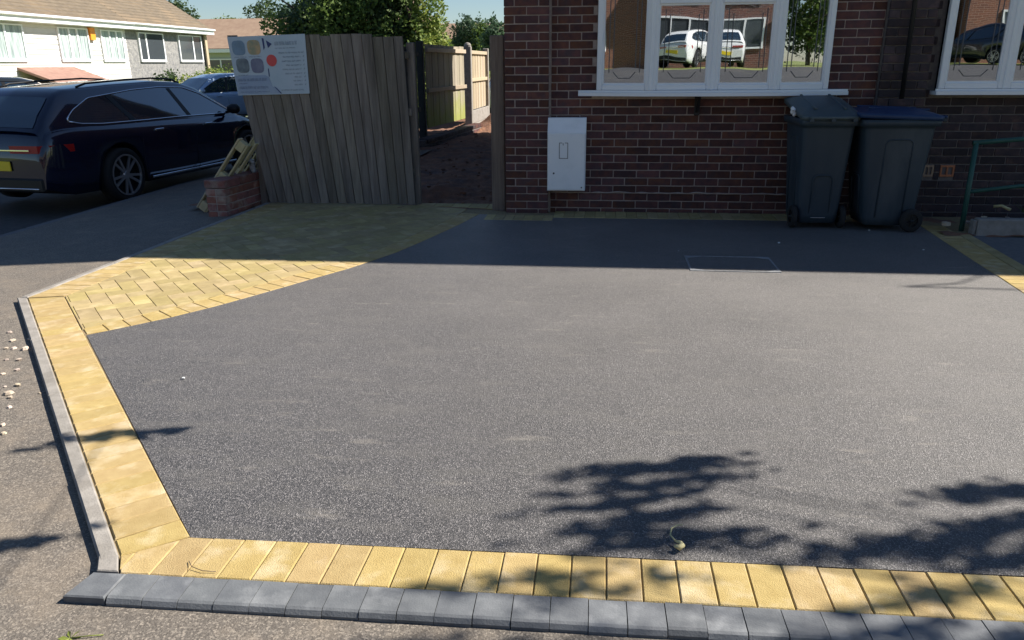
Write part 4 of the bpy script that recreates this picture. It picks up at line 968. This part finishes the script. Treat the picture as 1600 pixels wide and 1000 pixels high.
        x = 1.0; yb = side*(wid(x)*.93); mr_ = empty('mirror', (x, yb, .985)); mr_.parent = root
        g = MB(); g.smooth = True; g.lathe([(0, -.10), (.05, -.09), (.075, -.02), (.07, .05), (.045, .085), (0, .095)], 14, Matrix.Translation((.02, side*.13, .03)) @ Matrix.Rotation(R(90), 4, 'X') @ Matrix.Diagonal((.9, 1, 1.0, 1))); g.build('mirror_shell', 'black_plastic' if trim == 'chrome' else paint, mr_)
        MB().tube([(0, 0, -.02), (.02, side*.08, .0)], .02, 6).build('mirror_arm', 'black_plastic', mr_)
        MB().cbox(axr+.45, axf-.42, side*(W/2-.012)-.012, side*(W/2-.012)+.012, .235, .262, .004).build('sill_trim', trim, root)
        for xx, zz in ((-1.28, .90), ):
            pass
        # shut lines
        for xl in (-.98, .12, 1.02):
            pts = [(xl+(.02 if z > .6 else 0), side*(wid(xl)*.998+.0015), z) for z in (.27, .45, .6, .75)]; MB().tube(pts, .003, 4).build('shut_line', 'black_plastic', root)
        if rails: MB().tube([(x, side*(side_y(x, interp(roof, x)-.03)-.07), interp(roof, x)+.035-(.03 if x in (-1.55, .35) else 0)) for x in (-1.55, -1.4, -.8, -.2, .2, .35)], .013, 6).build('roof_rail', 'black_plastic', root)
        # lamps
        g = MB(); xe = -h; 
        lampx = [(-h-.004, W/2*.30), (-h+.01, W/2*.70), (-h+.10, wid(-h+.10)-.005), (-h+.36, wid(-h+.36)+.004)]
        vs = [(a, side*c, .70) for a, c in lampx]+[(a-.004, side*(c+.004), .785) for a, c in lampx]; fs = [(i, i+1, 5+i, 4+i) for i in range(3)]
        g.add(vs, fs); g.build('tail_light', 'tail_red', root)
        g = MB(); lampx = [(h-.02, W/2*.45), (h-.08, W/2*.72), (h-.35, wid(h-.35)+.004)]
        vs = [(a, side*c, .60) for a, c in lampx]+[(a-.02, side*c, .69) for a, c in lampx]; g.add(vs, [(i, i+1, 4+i, 3+i) for i in range(2)]); g.build('headlight', 'alloy', root)
    # screens
    def screen(nm, x0, x1, inset_):
        g = MB(); g.smooth = True; X = span(x0, x1, .05); m_ = 9; vs = []
        for x in X:
            zb_ = csp(deck, x)-.03; zt_ = max(interp(roof, x), zb_+.035); ya = side_y(x, zt_-.035)-inset_
            for k in range(m_): y = lerp(-ya, ya, k/(m_-1)); a_ = abs(y)/max(ya, .01); vs.append((x+(.004 if x1 > 0 else -.004), y, zt_+.022-.014*a_))
        g.add(vs, [(i*m_+k, (i+1)*m_+k, (i+1)*m_+k+1, i*m_+k+1) for i in range(len(X)-1) for k in range(m_-1)]); g.build(nm, 'car_glass', root)
    rx = [q for q in roof]
    screen('windscreen', rx[-2][0]+.03, rx[-1][0]-.06, .075); screen('rear_window', rx[0][0]+.03, rx[2][0]-.05, .10)
    # wheels
    for xa in (axr, axf):
        for side in (1, -1):
            wv = empty('wheel', (xa, side*(W/2-.115), rs)); wv.parent = root; M = Matrix.Rotation(R(90)*side, 4, 'X')*1
            M = Matrix.Rotation(-R(90)*side, 4, 'X')
            g = MB(); g.smooth = True; g.lathe([(rs*.70, -.09), (rs*.93, -.105), (rs, -.08), (rs, .08), (rs*.93, .105), (rs*.765, .095), (rs*.75, .08)], 32, M); g.build('tyre', 'tyre', wv)
            g = MB(); g.lathe([(rs*.755, .09), (rs*.70, .085), (rs*.70, .03), (.0, .03)], 32, M); g.build('wheel_well', 'black_plastic', wv)
            g = MB(); g.lathe([(rs*.765, .092), (rs*.765, .104), (rs*.71, .104), (rs*.70, .085)], 40, M); g.lathe([(0, .10), (.045, .098), (.055, .08), (.055, .035)], 16, M)
            for k in range(10):
                a = k*math.pi/5+(.11 if k % 2 else -.11); Mk = M @ Matrix.Rotation(a, 4, 'Z'); g.box(.03, rs*.73, -.015, .015, .076, .094, Mk)
            g.build('rim', 'alloy', wv)
    MB().cbox(-h-.022, -h-.008, -.26, .26, .50, .61, .003).build('number_plate', plate, root)
    MB().cbox(h-.03, h+.012, -.26, .26, .36, .47, .003).build('number_plate', 'white_paint', root)
    MB().cbox(-h-.02, -h+.10, -W/2*.72, W/2*.72, .26, .42, .02).build('bumper', 'black_plastic', root)
    MB().tube([(-h-.02, y, .30) for y in (-.6, .6)], .010, 6).build('bumper_trim', 'chrome', root)
    MB().cbox(-h-.014, -h+.0, -.55, .55, .725, .742, .002).build('tail_trim', 'chrome', root)
    return root
def tz(x, y): return min(terrain(x, y), terrain(-5.8, y)-.03)-.115
phi = R(82.5)
make_car((-6.68, 10.62, -.215), phi, 'dark navy estate car with chrome window trim parked at the kerb beside the fence', 'navy_paint')
make_car((-12.3, 24.3, -.30), R(-122), 'light silver blue hatchback facing the camera beyond the navy estate car', 'blue_silver_paint', L=4.3, W=1.80, axr=-1.22, axf=1.33, rails=False, trim='black_plastic', group='cars down the street',
    deck=[(-2.15, .62), (-2.12, .80), (-2.05, .93), (-1.8, .97), (-.5, .955), (.5, .94), (.95, .93), (1.2, .91), (1.8, .79), (2.05, .66), (2.15, .50)],
    roof=[(-2.10, .93), (-1.98, 1.10), (-1.75, 1.36), (-1.5, 1.45), (-.9, 1.49), (-.2, 1.49), (.2, 1.46), (.5, 1.37), (1.2, .915)],
    dlo=[(-1.6, 1.05, 1.12), (-1.4, 1.0, 1.27), (-.95, .985, 1.37), (-.3, .98, 1.40), (.15, .97, 1.37), (.5, .965, 1.24), (.85, .96, 1.06), (.98, .96, 1.0)])
make_car((-13.6, 16.9, -.22), R(38), 'dark car at the far left of the street, mostly hidden behind the navy estate car', 'black_car_paint', rails=False, trim='black_plastic', group='cars down the street')
make_car((-3.15, 27.5, -.15), R(98), 'white car glimpsed beyond the end of the side passage', 'white_car_paint', rails=False, trim='black_plastic', group='cars down the street')

# ------------------------------------------------------------------ houses across the street
def xw(root, x, y0, y1, z0, z1, bars, glass, name='window'):
    """window on a facade facing +X at plane x"""
    wn = empty(name); wn.parent = root; b = MB(); t = .09
    b.box(x, x+.10, y0-t, y1+t, z0-t-.03, z0); b.box(x, x+.09, y0-t, y1+t, z1, z1+t*.6); b.box(x, x+.09, y0-t, y0, z0, z1); b.box(x, x+.09, y1, y1+t, z0, z1)
    for yb in bars: b.box(x+.002, x+.085, yb-.055, yb+.055, z0, z1)
    b.build('frame', 'upvc', wn); MB().box(x+.005, x+.05, y0, y1, z0, z1).build('pane', glass, wn)
terr = empty('terraced_house', (0, 0, 0), label='white boarded terraced house with brown tiled roof across the street', cat='house', group='terrace across the street')
FX = -23.7; ZE = 3.42; ZG = -2.0
MB().box(FX-7.5, FX, 22, 38.2, ZG, ZE-.05).build('wall', 'white_boards', terr)
for k in range(24):
    z = ZG+.3+k*.215
    if z < ZE-.15: MB().add([(FX+.001, 22, z), (FX+.026, 22, z), (FX+.026, 38.2, z), (FX+.001, 38.2, z), (FX+.001, 22, z+.20), (FX+.001, 38.2, z+.20)], [(0, 1, 2, 3), (1, 4, 5, 2)]).build('cladding_board', 'white_boards', terr)
t2 = empty('terraced_house', (0, 0, 0), label='grey pebbledashed end terrace house with white framed dark windows', cat='house', group='terrace across the street')
MB().box(FX-7.5, FX, 38.21, 46.3, ZG, ZE-.05).build('wall', 'pebbledash', t2)
def troof(parent, y0, y1, yo):
    b = MB(); z = ZE; P = [(FX+.45, z-.1), (FX-3.75, z+2.55), (FX-8.0, z-.1)]; Q = [(p[0], p[1]+.14) for p in P]
    vs = [(p[0], y0, p[1]) for p in P]+[(p[0], y1+yo, p[1]) for p in P]+[(p[0], y0, p[1]) for p in Q]+[(p[0], y1+yo, p[1]) for p in Q]
    b.add(vs, [(0, 1, 4, 3), (1, 2, 5, 4), (6, 9, 10, 7), (7, 10, 11, 8), (0, 3, 9, 6), (2, 8, 11, 5), (0, 6, 7, 1), (1, 7, 8, 2), (3, 4, 10, 9), (4, 5, 11, 10)])
    rf = b.build('roof', 'roof_tile', parent)
    g = MB(); L_ = math.hypot(4.2, 2.65)
    for k in range(1, 16):
        t = k/16; x = lerp(FX+.45, FX-3.75, t); zz = lerp(z-.1, z+2.55, t)+.14; g.box(x-.03, x+.03, y0+.01, y1+yo-.01, zz-.02, zz+.028)
    g.build('tile_courses', 'roof_tile', rf, kind='stuff')
    MB().box(FX+.455, FX+.50, y0, y1+yo, z-.22, z+.06).build('fascia', 'upvc', rf); MB().tube([(FX+.56, y0, z+.03), (FX+.56, y1+yo, z+.03)], .06, 8).build('gutter', 'upvc', rf)
    MB().box(FX+.01, FX+.45, y0, y1, z-.24, z-.21).build('soffit', 'upvc', rf)
    return rf
troof(terr, 22, 38.2, 0); rf2 = troof(t2, 38.21, 46.3, .25)
b = MB(); b.prism([(FX-7.4, ZE-.1), (FX-.1, ZE-.1), (FX-3.75, ZE+2.4)], -46.29, -46.05, Matrix(((1, 0, 0, 0), (0, 0, -1, 0), (0, 1, 0, 0), (0, 0, 0, 1)))); b.build('gable_wall', 'pebbledash', t2)
for (y0, y1, bars) in ((27.6, 30.9, (29.95,)), (33.2, 35.1, (33.85, 34.4)), (36.2, 37.8, (36.8, 37.35))): xw(terr, FX, y0, y1, 1.78, 3.05, bars, 'curtain')
for (y0, y1, bars) in ((39.3, 41.5, (39.9,)), (43.2, 45.6, (44.7,))): xw(t2, FX, y0, y1, 1.78, 3.05, bars, 'dark_glass')
for (y0, y1, bars) in ((24, 27, (25.5,)), (36.6, 37.7, ())): xw(terr, FX, y0, y1, -1.0, .35, bars, 'dark_glass')
MB().box(FX+.03, FX+.16, 35.25, 35.6, 2.62, 3.15).build('alarm_box', 'orange_plastic', terr)
pc = empty('porch'); pc.parent = terr
MB().box(FX+.002, FX+2.0, 30.6, 33.6, ZG, .60).build('porch_wall', 'concrete', pc)
b = MB(); b.add([(FX+2.25, 30.3, .55), (FX+2.25, 33.9, .55), (FX, 33.9, 1.35), (FX, 30.3, 1.35), (FX+2.25, 30.3, .65), (FX+2.25, 33.9, .65), (FX, 33.9, 1.45), (FX, 30.3, 1.45)], [(0, 3, 2, 1), (4, 5, 6, 7), (0, 1, 5, 4), (1, 2, 6, 5), (2, 3, 7, 6), (3, 0, 4, 7)]); b.build('porch_roof', 'porch_roof', pc)
MB().box(FX+.1, FX+.18, 45.95, 46.2, ZG, ZE).build('downpipe', 'pale_wood', t2)
MB().box(FX-.2, FX+.03, 46.32, 46.5, ZG, ZE+.1).build('bargeboard', 'pale_wood', t2)
# second house farther on
h2 = empty('house', (0, 0, 0), label='low pale green house with long brown roof behind the contractor board', cat='house')
MB().box(-35, -15, 62, 70, -3, 2.65).build('wall', 'green_render', h2)
b = MB(); P = [(61.4, 2.62), (66, 5.05), (70.6, 2.62)]; Q = [(p[0], p[1]+.15) for p in P]; vs = [(-36, *p) for p in P]+[(-14, *p) for p in P]+[(-36, *p) for p in Q]+[(-14, *p) for p in Q]
b.add(vs, [(0, 1, 4, 3), (1, 2, 5, 4), (6, 9, 10, 7), (7, 10, 11, 8), (0, 3, 9, 6), (2, 8, 11, 5), (0, 6, 7, 1), (1, 7, 8, 2), (3, 4, 10, 9), (4, 5, 11, 10)]); rr_ = b.build('roof', 'far_roof', h2)
MB().box(-36, -14, 61.33, 61.4, 2.45, 2.72).build('fascia', 'upvc', rr_)
for x0, x1, bar in ((-31.7, -29.4, -30.6), (-28.9, -28.0, -28.5), (-24.5, -22.5, -23.5)):
    wn = empty('window'); wn.parent = h2; b = MB(); b.box(x0-.1, x1+.1, 61.9, 61.96, .0, .1); b.box(x0-.1, x1+.1, 61.9, 61.96, 1.9, 2.0); b.box(x0-.1, x0, 61.9, 61.96, .1, 1.9); b.box(x1, x1+.1, 61.9, 61.96, .1, 1.9); b.box(bar-.05, bar+.05, 61.9, 61.96, .1, 1.9); b.build('frame', 'upvc', wn)
    MB().box(x0, x1, 61.95, 61.98, .1, 1.9).build('pane', 'dark_glass', wn)
# distant roofs between the trees
h3 = empty('house', (0, 0, 0), label='distant brown roofed house just visible between the hedge and the round tree', cat='house')
MB().box(-34, -14, 150, 158, -4, 5.6).build('wall', 'concrete', h3)
b = MB(); P = [(149, 5.5), (154, 8.6), (159, 5.5)]; Q = [(p[0], p[1]+.2) for p in P]; vs = [(-35, *p) for p in P]+[(-13, *p) for p in P]+[(-35, *p) for p in Q]+[(-13, *p) for p in Q]
b.add(vs, [(0, 1, 4, 3), (1, 2, 5, 4), (6, 9, 10, 7), (7, 10, 11, 8), (0, 3, 9, 6), (2, 8, 11, 5), (0, 6, 7, 1), (1, 7, 8, 2), (3, 4, 10, 9), (4, 5, 11, 10)]); b.build('roof', 'far_roof', h3)

# ------------------------------------------------------------------ trees
def leaves(b, c, rad, n, s, rng, cone=False, droop=0, shell=.55):
    """n leaf tufts in an ellipsoid (or cone) volume"""
    for _ in range(n):
        while True:
            p = Vector((rng.uniform(-1, 1), rng.uniform(-1, 1), rng.uniform(-1, 1)))
            l_ = p.length
            if l_ > 1 or l_ < shell*rng.random(): continue
            if cone:
                k = (1-p.z)/2; lim = .15+.85*k**.8
                if math.hypot(p.x, p.y) > lim: continue
            break
        lump = 1+.45*noise.noise(Vector((p.x*2.5+c[0], p.y*2.5+c[1], p.z*2.5+c[2])))
        if noise.noise(Vector((p.x*4+c[0]*1.7, p.y*4, p.z*4+c[2]))) < -.14: continue
        q = Vector((c[0]+p.x*rad[0]*lump, c[1]+p.y*rad[1]*lump, c[2]+p.z*rad[2]*lump))
        d = Vector((rng.gauss(0, 1), rng.gauss(0, 1), rng.gauss(0, .7)-droop)).normalized(); e = d.cross(Vector((rng.gauss(0, 1), rng.gauss(0, 1), rng.gauss(0, 1)))).normalized()
        ss = s*rng.uniform(.6, 1.4)
        b.add([q-e*ss*.22, q+d*ss*.5-e*ss*.3, q+d*ss, q+d*ss*.45+e*ss*.3], [(0, 1, 2, 3)])
def tree(name, loc, label, crowns, trunk_h, r, n, s, group=None, seed=1, cat='tree', limbs=6):
    rng = random.Random(seed); t = empty(name, loc, 0, label=label, cat=cat, group=group)
    g = MB(); g.tube([(0, 0, -.3), (.03, 0, trunk_h*.5), (0, .05, trunk_h)], [r, r*.75, r*.35], 8)
    for (c, rad, m, cone, w_) in crowns:
        for _ in range(limbs):
            a = rng.uniform(0, 6.28); q = (c[0]+rad[0]*.75*math.cos(a), c[1]+rad[1]*.75*math.sin(a), c[2]+rad[2]*rng.uniform(-.5, .6)); z0 = max(.2, min(trunk_h, q[2]-rad[2]*.3))
            g.tube([(0, 0, z0), ((q[0])*.5, q[1]*.5, (z0+q[2])/2+.1), q], [r*.4, r*.25, r*.08], 5)
    g.build('trunk', 'bark', t)
    by = {}
    for (c, rad, m, cone, w_) in crowns: leaves(by.setdefault(m, MB()), c, rad, int(n*w_), s, rng, cone)
    for m, b in by.items(): b.build('crown', m, t)
    return t
gtree = 'trees behind the wooden fence'
tree('conifer_tree', (-8.5, 24.5, -1.2), 'dark bushy conifer whose crown starts beside the contractor board', [((0, 0, 3.9), (1.9, 1.9, 3.6), 'leaf_dark', True, .7), ((.4, -.5, 3.0), (1.7, 1.6, 2.2), 'leaf_blue', False, .5), ((-.9, -.5, 2.8), (1.0, 1.2, 1.5), 'leaf_mid', False, .3)], 6, .22, 38000, .115, gtree, 2)
tree('conifer_tree', (-7.3, 23.4, -1.2), 'tall ragged conifer in the middle behind the wooden fence', [((0, 0, 4.2), (2.0, 1.8, 3.8), 'leaf_dark', True, .7), ((.2, -.6, 3.3), (1.5, 1.2, 2.0), 'leaf_mid', False, .45), ((-.2, -.6, 2.4), (1.6, 1.2, 1.0), 'leaf_light', False, .12)], 6.5, .22, 38000, .115, gtree, 5)
tree('conifer_tree', (-5.4, 22.6, -1.2), 'sunlit yellow green conifer tapering down at the right end of the fence', [((0, 0, 3.0), (1.75, 1.6, 2.9), 'leaf_mid', True, .6), ((.5, -.3, 2.4), (1.3, 1.2, 1.9), 'leaf_light', True, .5), ((-.6, 0, 3.9), (.9, .9, 1.8), 'leaf_dark', True, .3)], 4.6, .18, 38000, .11, gtree, 8)
tree('hedge', (-7.6, 40.5, -1.4), 'pale green hedge between the conifers and the round tree', [((0, 0, 1.8), (1.9, 1.2, 1.5), 'leaf_light', False, 1)], 1.5, .1, 8000, .16, None, 9, 'hedge')
tree('round_tree', (-12.9, 78, -2.2), 'distant round topped dark green tree above the passage fence', [((0, 0, 5.0), (2.15, 2.1, 3.0), 'leaf_blue', False, 1), ((.9, -.5, 5.0), (1.35, 1.5, 2.3), 'leaf_mid', False, .45)], 5, .25, 16000, .24, None, 12)
tree('round_tree', (-8.9, 66, -2.0), 'distant green tree partly hidden behind the gate post', [((0, 0, 4.4), (1.2, 1.5, 2.5), 'leaf_blue', False, 1)], 4, .2, 4000, .32, None, 14)
tree('dark_tree', (-42.5, 76, -2.0), 'dark pointed tree above the terrace roof end', [((0, 0, 6.0), (3.2, 2.6, 4.4), 'leaf_dark', False, 1)], 6, .3, 10000, .32, 'far trees above the roofs', 15)
tree('dark_tree', (-34.2, 82, -2.0), 'dark bushy tree top standing above the far brown roof', [((-.6, 0, 6.2), (2.6, 2.5, 4.2), 'leaf_dark', False, .6), ((1.6, 0, 5.9), (2.0, 2.0, 3.6), 'leaf_blue', False, .5)], 6, .3, 12000, .3, 'far trees above the roofs', 16)
tree('small_tree', (-44.0, 92, -1.5), 'small distant tree top peeping over the far brown roof ridge', [((0, 0, 7.2), (2.0, 2, 1.2), 'leaf_mid', False, 1)], 6.6, .15, 1200, .4, 'far trees above the roofs', 17)
gb = 'bushes in front of the terrace'
for i, (x, y, z, rx, rz_, m) in enumerate([(-21.6, 43.0, -1.35, 1.7, 1.45, 'leaf_mid'), (-20.2, 39.5, -1.2, 1.6, 1.25, 'leaf_light'), (-21.0, 48, -1.4, 2.2, 1.7, 'leaf_light'), (-19.5, 45.5, -1.4, 2.0, 1.5, 'leaf_mid'), (-22.6, 39.8, -1.35, .9, 1.35, 'leaf_dark'), (-17.6, 42, -1.3, 1.6, 1.9, 'leaf_light')]):
    tree('bush', (x, y, z), ['green bush right of the pebbledashed house corner', 'yellow green bush in front of the pebbledash wall', 'tall pale bush by the downpipe of the end house', 'mid green bush below the far green house', 'dark shrub against the pebbledash wall', 'pale green bush just left of the contractor board'][i], [((0, 0, rz_*.9), (rx, rx, rz_), m, False, 1)], 1, .06, 5000, .15, gb, 30+i, 'bush', 3)
# trees standing outside the frame on the right that throw the foliage shadows
OFF = Vector((sdir.x/sdir.z, sdir.y/sdir.z))
def shadow_tree(loc, label, spots, seed, r=.11):
    rng = random.Random(seed); t = empty('street_tree', loc, 0, label=label, cat='tree', group='trees beside the camera')
    g = MB(); lf = MB(); L0 = Vector(loc); hmax = max(s_[2] for s_ in spots)
    g.tube([(0, 0, -.2), (.05, .03, hmax*.4), (0, 0, hmax*.8), (-.1, 0, hmax)], [r, r*.8, r*.5, r*.2], 8)
    for (gx_, gy_, z, a, c, n, ang) in spots:
        cpos = Vector((gx_+OFF.x*z, gy_+OFF.y*z, z))-L0
        base = Vector((0, 0, min(hmax*.9, z-.5)))
        g.tube([base, (base+cpos)/2+Vector((0, 0, .15)), cpos], [r*.10, r*.06, .004], 5)
        ca, sa = math.cos(ang), math.sin(ang)
        for _ in range(n):
            u_, v_ = rng.gauss(0, a*.48), rng.gauss(0, c*.48)
            q = cpos+Vector((u_*ca-v_*sa, u_*sa+v_*ca, rng.gauss(0, .12)))
            d = Vector((ca+rng.gauss(0, .35), sa+rng.gauss(0, .35), rng.gauss(0, .3))).normalized(); e = d.cross(Vector((rng.gauss(0, .3), rng.gauss(0, .3), 1))).normalized(); s_ = rng.uniform(.05, .10)
            lf.add([q, q+d*s_*.5-e*s_*.25, q+d*s_, q+d*s_*.5+e*s_*.25], [(0, 1, 2, 3)])
    g.build('trunk', 'bark', t); lf.build('crown', 'leaf_mid', t)
shadow_tree((9.5, 2.0, 0), 'slender tree just outside the frame whose leaves shade the front of the drive', [
    (.19, 2.55, 3.3, .15, .022, 150, 0), (.37, 2.45, 3.3, .045, .05, 45, 1.2), (.10, 2.39, 3.3, .11, .02, 60, .3), (.02, 2.27, 3.3, .11, .022, 80, .35), (.15, 2.21, 3.3, .12, .022, 80, .25), (.03, 2.13, 3.3, .10, .018, 60, .25), (.18, 2.09, 3.3, .13, .028, 130, .1), (.40, 2.09, 3.3, .05, .01, 18, .1),
    (1.36, 2.49, 3.5, .19, .025, 140, 0), (1.30, 2.29, 3.5, .20, .045, 170, .2), (.92, 2.13, 3.5, .15, .03, 130, .05), (1.24, 2.10, 3.5, .20, .04, 110, .2), (1.55, 2.25, 3.5, .16, .05, 110, 0),
    (-.22, 1.85, 3.5, .20, .022, 60, .1), (.03, 1.84, 3.5, .09, .018, 30, 0), (.92, 1.88, 3.6, .16, .04, 60, .4), (1.2, 1.78, 3.6, .22, .05, 90, .3), (.75, 1.73, 3.6, .14, .02, 40, .3),
    (-.3, 1.57, 3.7, .30, .05, 170, 0), (.2, 1.53, 3.7, .30, .05, 170, 0), (.8, 1.56, 3.7, .34, .05, 150, 0), (-.55, 1.51, 3.7, .2, .04, 80, .1), (1.3, 1.7, 3.7, .25, .06, 130, .3)], 3)
shadow_tree((2.2, -2.6, 0), 'thin leaning tree behind the camera with one long overhanging branch', [(-1.95, 2.59, 2.5, .05, .02, 90, .2), (-1.96, 1.86, 2.6, .03, .04, 90, 0)], 4, .05)
# overhead cable that drops to the eaves
V = Vector((2.008, 5.125)); zc = 4.6
def up_(g_, z): return (g_[0]+OFF.x*z, g_[1]+OFF.y*z, z)
cb = empty('cable_bracket', (0, 0, 0), label='thin telephone cables above the gutter of the attached house', cat='cable')
MB().tube([up_(V, 4.7), up_((2.39, 5.235), 4.75), (up_(V, 4.7)[0]+.9, WY-.4, 4.9)], .012, 6).build('cable', 'black_plastic', cb)
MB().tube([up_(V, 4.7), up_((2.4, 5.12), 4.72), up_((3.2, 5.08), 4.78), up_((5.0, 4.98), 4.9)], .012, 6).build('cable', 'black_plastic', cb)

# ------------------------------------------------------------------ street behind the camera, seen in the windows
def yhouse(x0, x1, y, zg, label, m, wins, group='houses opposite, reflected in the windows'):
    h_ = empty('opposite_house', (0, 0, 0), label=label, cat='house', group=group)
    MB().box(x0, x1, y-8, y, zg-.5, zg+5.2).build('wall', m, h_)
    b = MB(); P = [(y+.5, zg+5.0), (y-4, zg+7.6), (y-8.5, zg+5.0)]; Q = [(p[0], p[1]+.15) for p in P]; vs = [(x0-.2, *p) for p in P]+[(x1+.2, *p) for p in P]+[(x0-.2, *p) for p in Q]+[(x1+.2, *p) for p in Q]
    b.add(vs, [(0, 3, 4, 1), (1, 4, 5, 2), (6, 7, 10, 9), (7, 8, 11, 10), (0, 6, 9, 3), (2, 5, 11, 8), (0, 1, 7, 6), (1, 2, 8, 7), (3, 9, 10, 4), (4, 10, 11, 5)]); b.build('roof', 'roof_tile', h_)
    for (a, c, z0, z1, bars) in wins:
        wn = empty('window'); wn.parent = h_; b = MB(); t = .08
        b.box(a-t, c+t, y+.001, y+.07, zg+z0-t, zg+z0); b.box(a-t, c+t, y+.001, y+.07, zg+z1, zg+z1+t); b.box(a-t, a, y+.001, y+.07, zg+z0, zg+z1); b.box(c, c+t, y+.001, y+.07, zg+z0, zg+z1)
        for k in range(1, bars): xb = lerp(a, c, k/bars); b.box(xb-.04, xb+.04, y+.002, y+.072, zg+z0, zg+z1)
        b.build('frame', 'upvc', wn); MB().box(a, c, y+.004, y+.03, zg+z0, zg+z1).build('pane', 'dark_glass', wn)
    return h_
zg = 1.22
yhouse(-12.5, -1.0, -24, zg, 'orange brick house opposite with a sunlit side pier', 'orange_brick_print', [(-11, -9.6, .9, 2.1, 2), (-6, -4.4, .9, 2.1, 2), (-3, -2, 2.9, 4.1, 1), (-6, -4.4, 2.9, 4.1, 2)])
yhouse(-.6, 12.0, -26, zg, 'dark brick house opposite with wide white ground floor windows', 'brick_print', [(1.2, 4.0, .8, 2.2, 3), (5.8, 8.6, .8, 2.2, 3), (1.2, 3.6, 3.0, 4.3, 2), (6, 8.4, 3.0, 4.3, 2), (10, 11.4, .8, 2.0, 2)])
yhouse(12.6, 26, -25, zg, 'red brick house opposite on the right', 'orange_brick_print', [(14, 16.5, .8, 2.2, 3), (20, 22, .8, 2.2, 2), (14, 16.5, 3, 4.3, 2)])
yhouse(-27, -13.2, -25, zg, 'orange brick house opposite on the left', 'orange_brick_print', [(-25, -23, .8, 2.2, 2), (-18, -16, .8, 2.2, 2)])
gc = 'cars opposite, reflected in the windows'
hb = dict(L=4.0, W=1.74, axr=-1.18, axf=1.27, rails=False, trim='black_plastic',
    deck=[(-2.0, .62), (-1.97, .80), (-1.9, .93), (-1.7, .97), (-.5, .955), (.5, .94), (.9, .93), (1.15, .91), (1.65, .79), (1.9, .66), (2.0, .50)],
    roof=[(-1.95, .93), (-1.85, 1.10), (-1.62, 1.36), (-1.4, 1.45), (-.9, 1.49), (-.2, 1.49), (.15, 1.46), (.45, 1.37), (1.15, .915)],
    dlo=[(-1.5, 1.05, 1.12), (-1.3, 1.0, 1.27), (-.95, .985, 1.37), (-.3, .98, 1.40), (.1, .97, 1.37), (.45, .965, 1.24), (.8, .96, 1.06), (.93, .96, 1.0)])
make_car((3.0, -22.6, 1.24), R(-62), 'white hatchback parked on the drive opposite, reflected in the bow window', 'white_car_paint', group=gc, **hb)
make_car((6.2, -23.2, 1.24), R(-88), 'white car seen from behind opposite, reflected in the bow window', 'white_car_paint', group=gc, **hb)
make_car((11.8, -19.6, 1.23), R(-120), 'dark hatchback opposite, reflected in the right window', 'black_car_paint', group=gc, **hb)
for k_, (tx_, ty_) in enumerate(((25.5, -21.5), (29.5, -24.0))): tree('street_tree', (tx_, ty_, 1.1), ['broad leafy tree opposite, reflected in the last light of the bow window', 'second leafy tree opposite, farther right'][k_], [((0, 0, 3.0), (2.6, 2.2, 2.6), 'leaf_dark', False, .6), ((0, .5, 3), (2.2, 2, 2.2), 'leaf_mid', False, .5)], 3, .15, 6000, .25, None, 52+k_)
tree('street_tree', (20.0, -19.5, 1.1), 'leafy tree opposite between the parked cars', [((0, 0, 3.4), (1.6, 1.5, 1.5), 'leaf_light', False, .5), ((0, 0, 4), (2, 2, 1.8), 'leaf_mid', False, .6)], 3, .15, 3500, .28, None, 50)
for i, (x, lb) in enumerate(((.35, 'green hedge left of the white hatchback opposite'), (9.2, 'green hedge beside the rear facing white car opposite'))):
    tree('hedge', (x+4.2, -21.8, 1.1) if i == 0 else (x, -21.5, 1.1), lb, [((0, 0, .7), (.6, 1.4, .75), 'leaf_dark', False, 1)], .5, .05, 1500, .16, None, 60+i, 'hedge', 2)
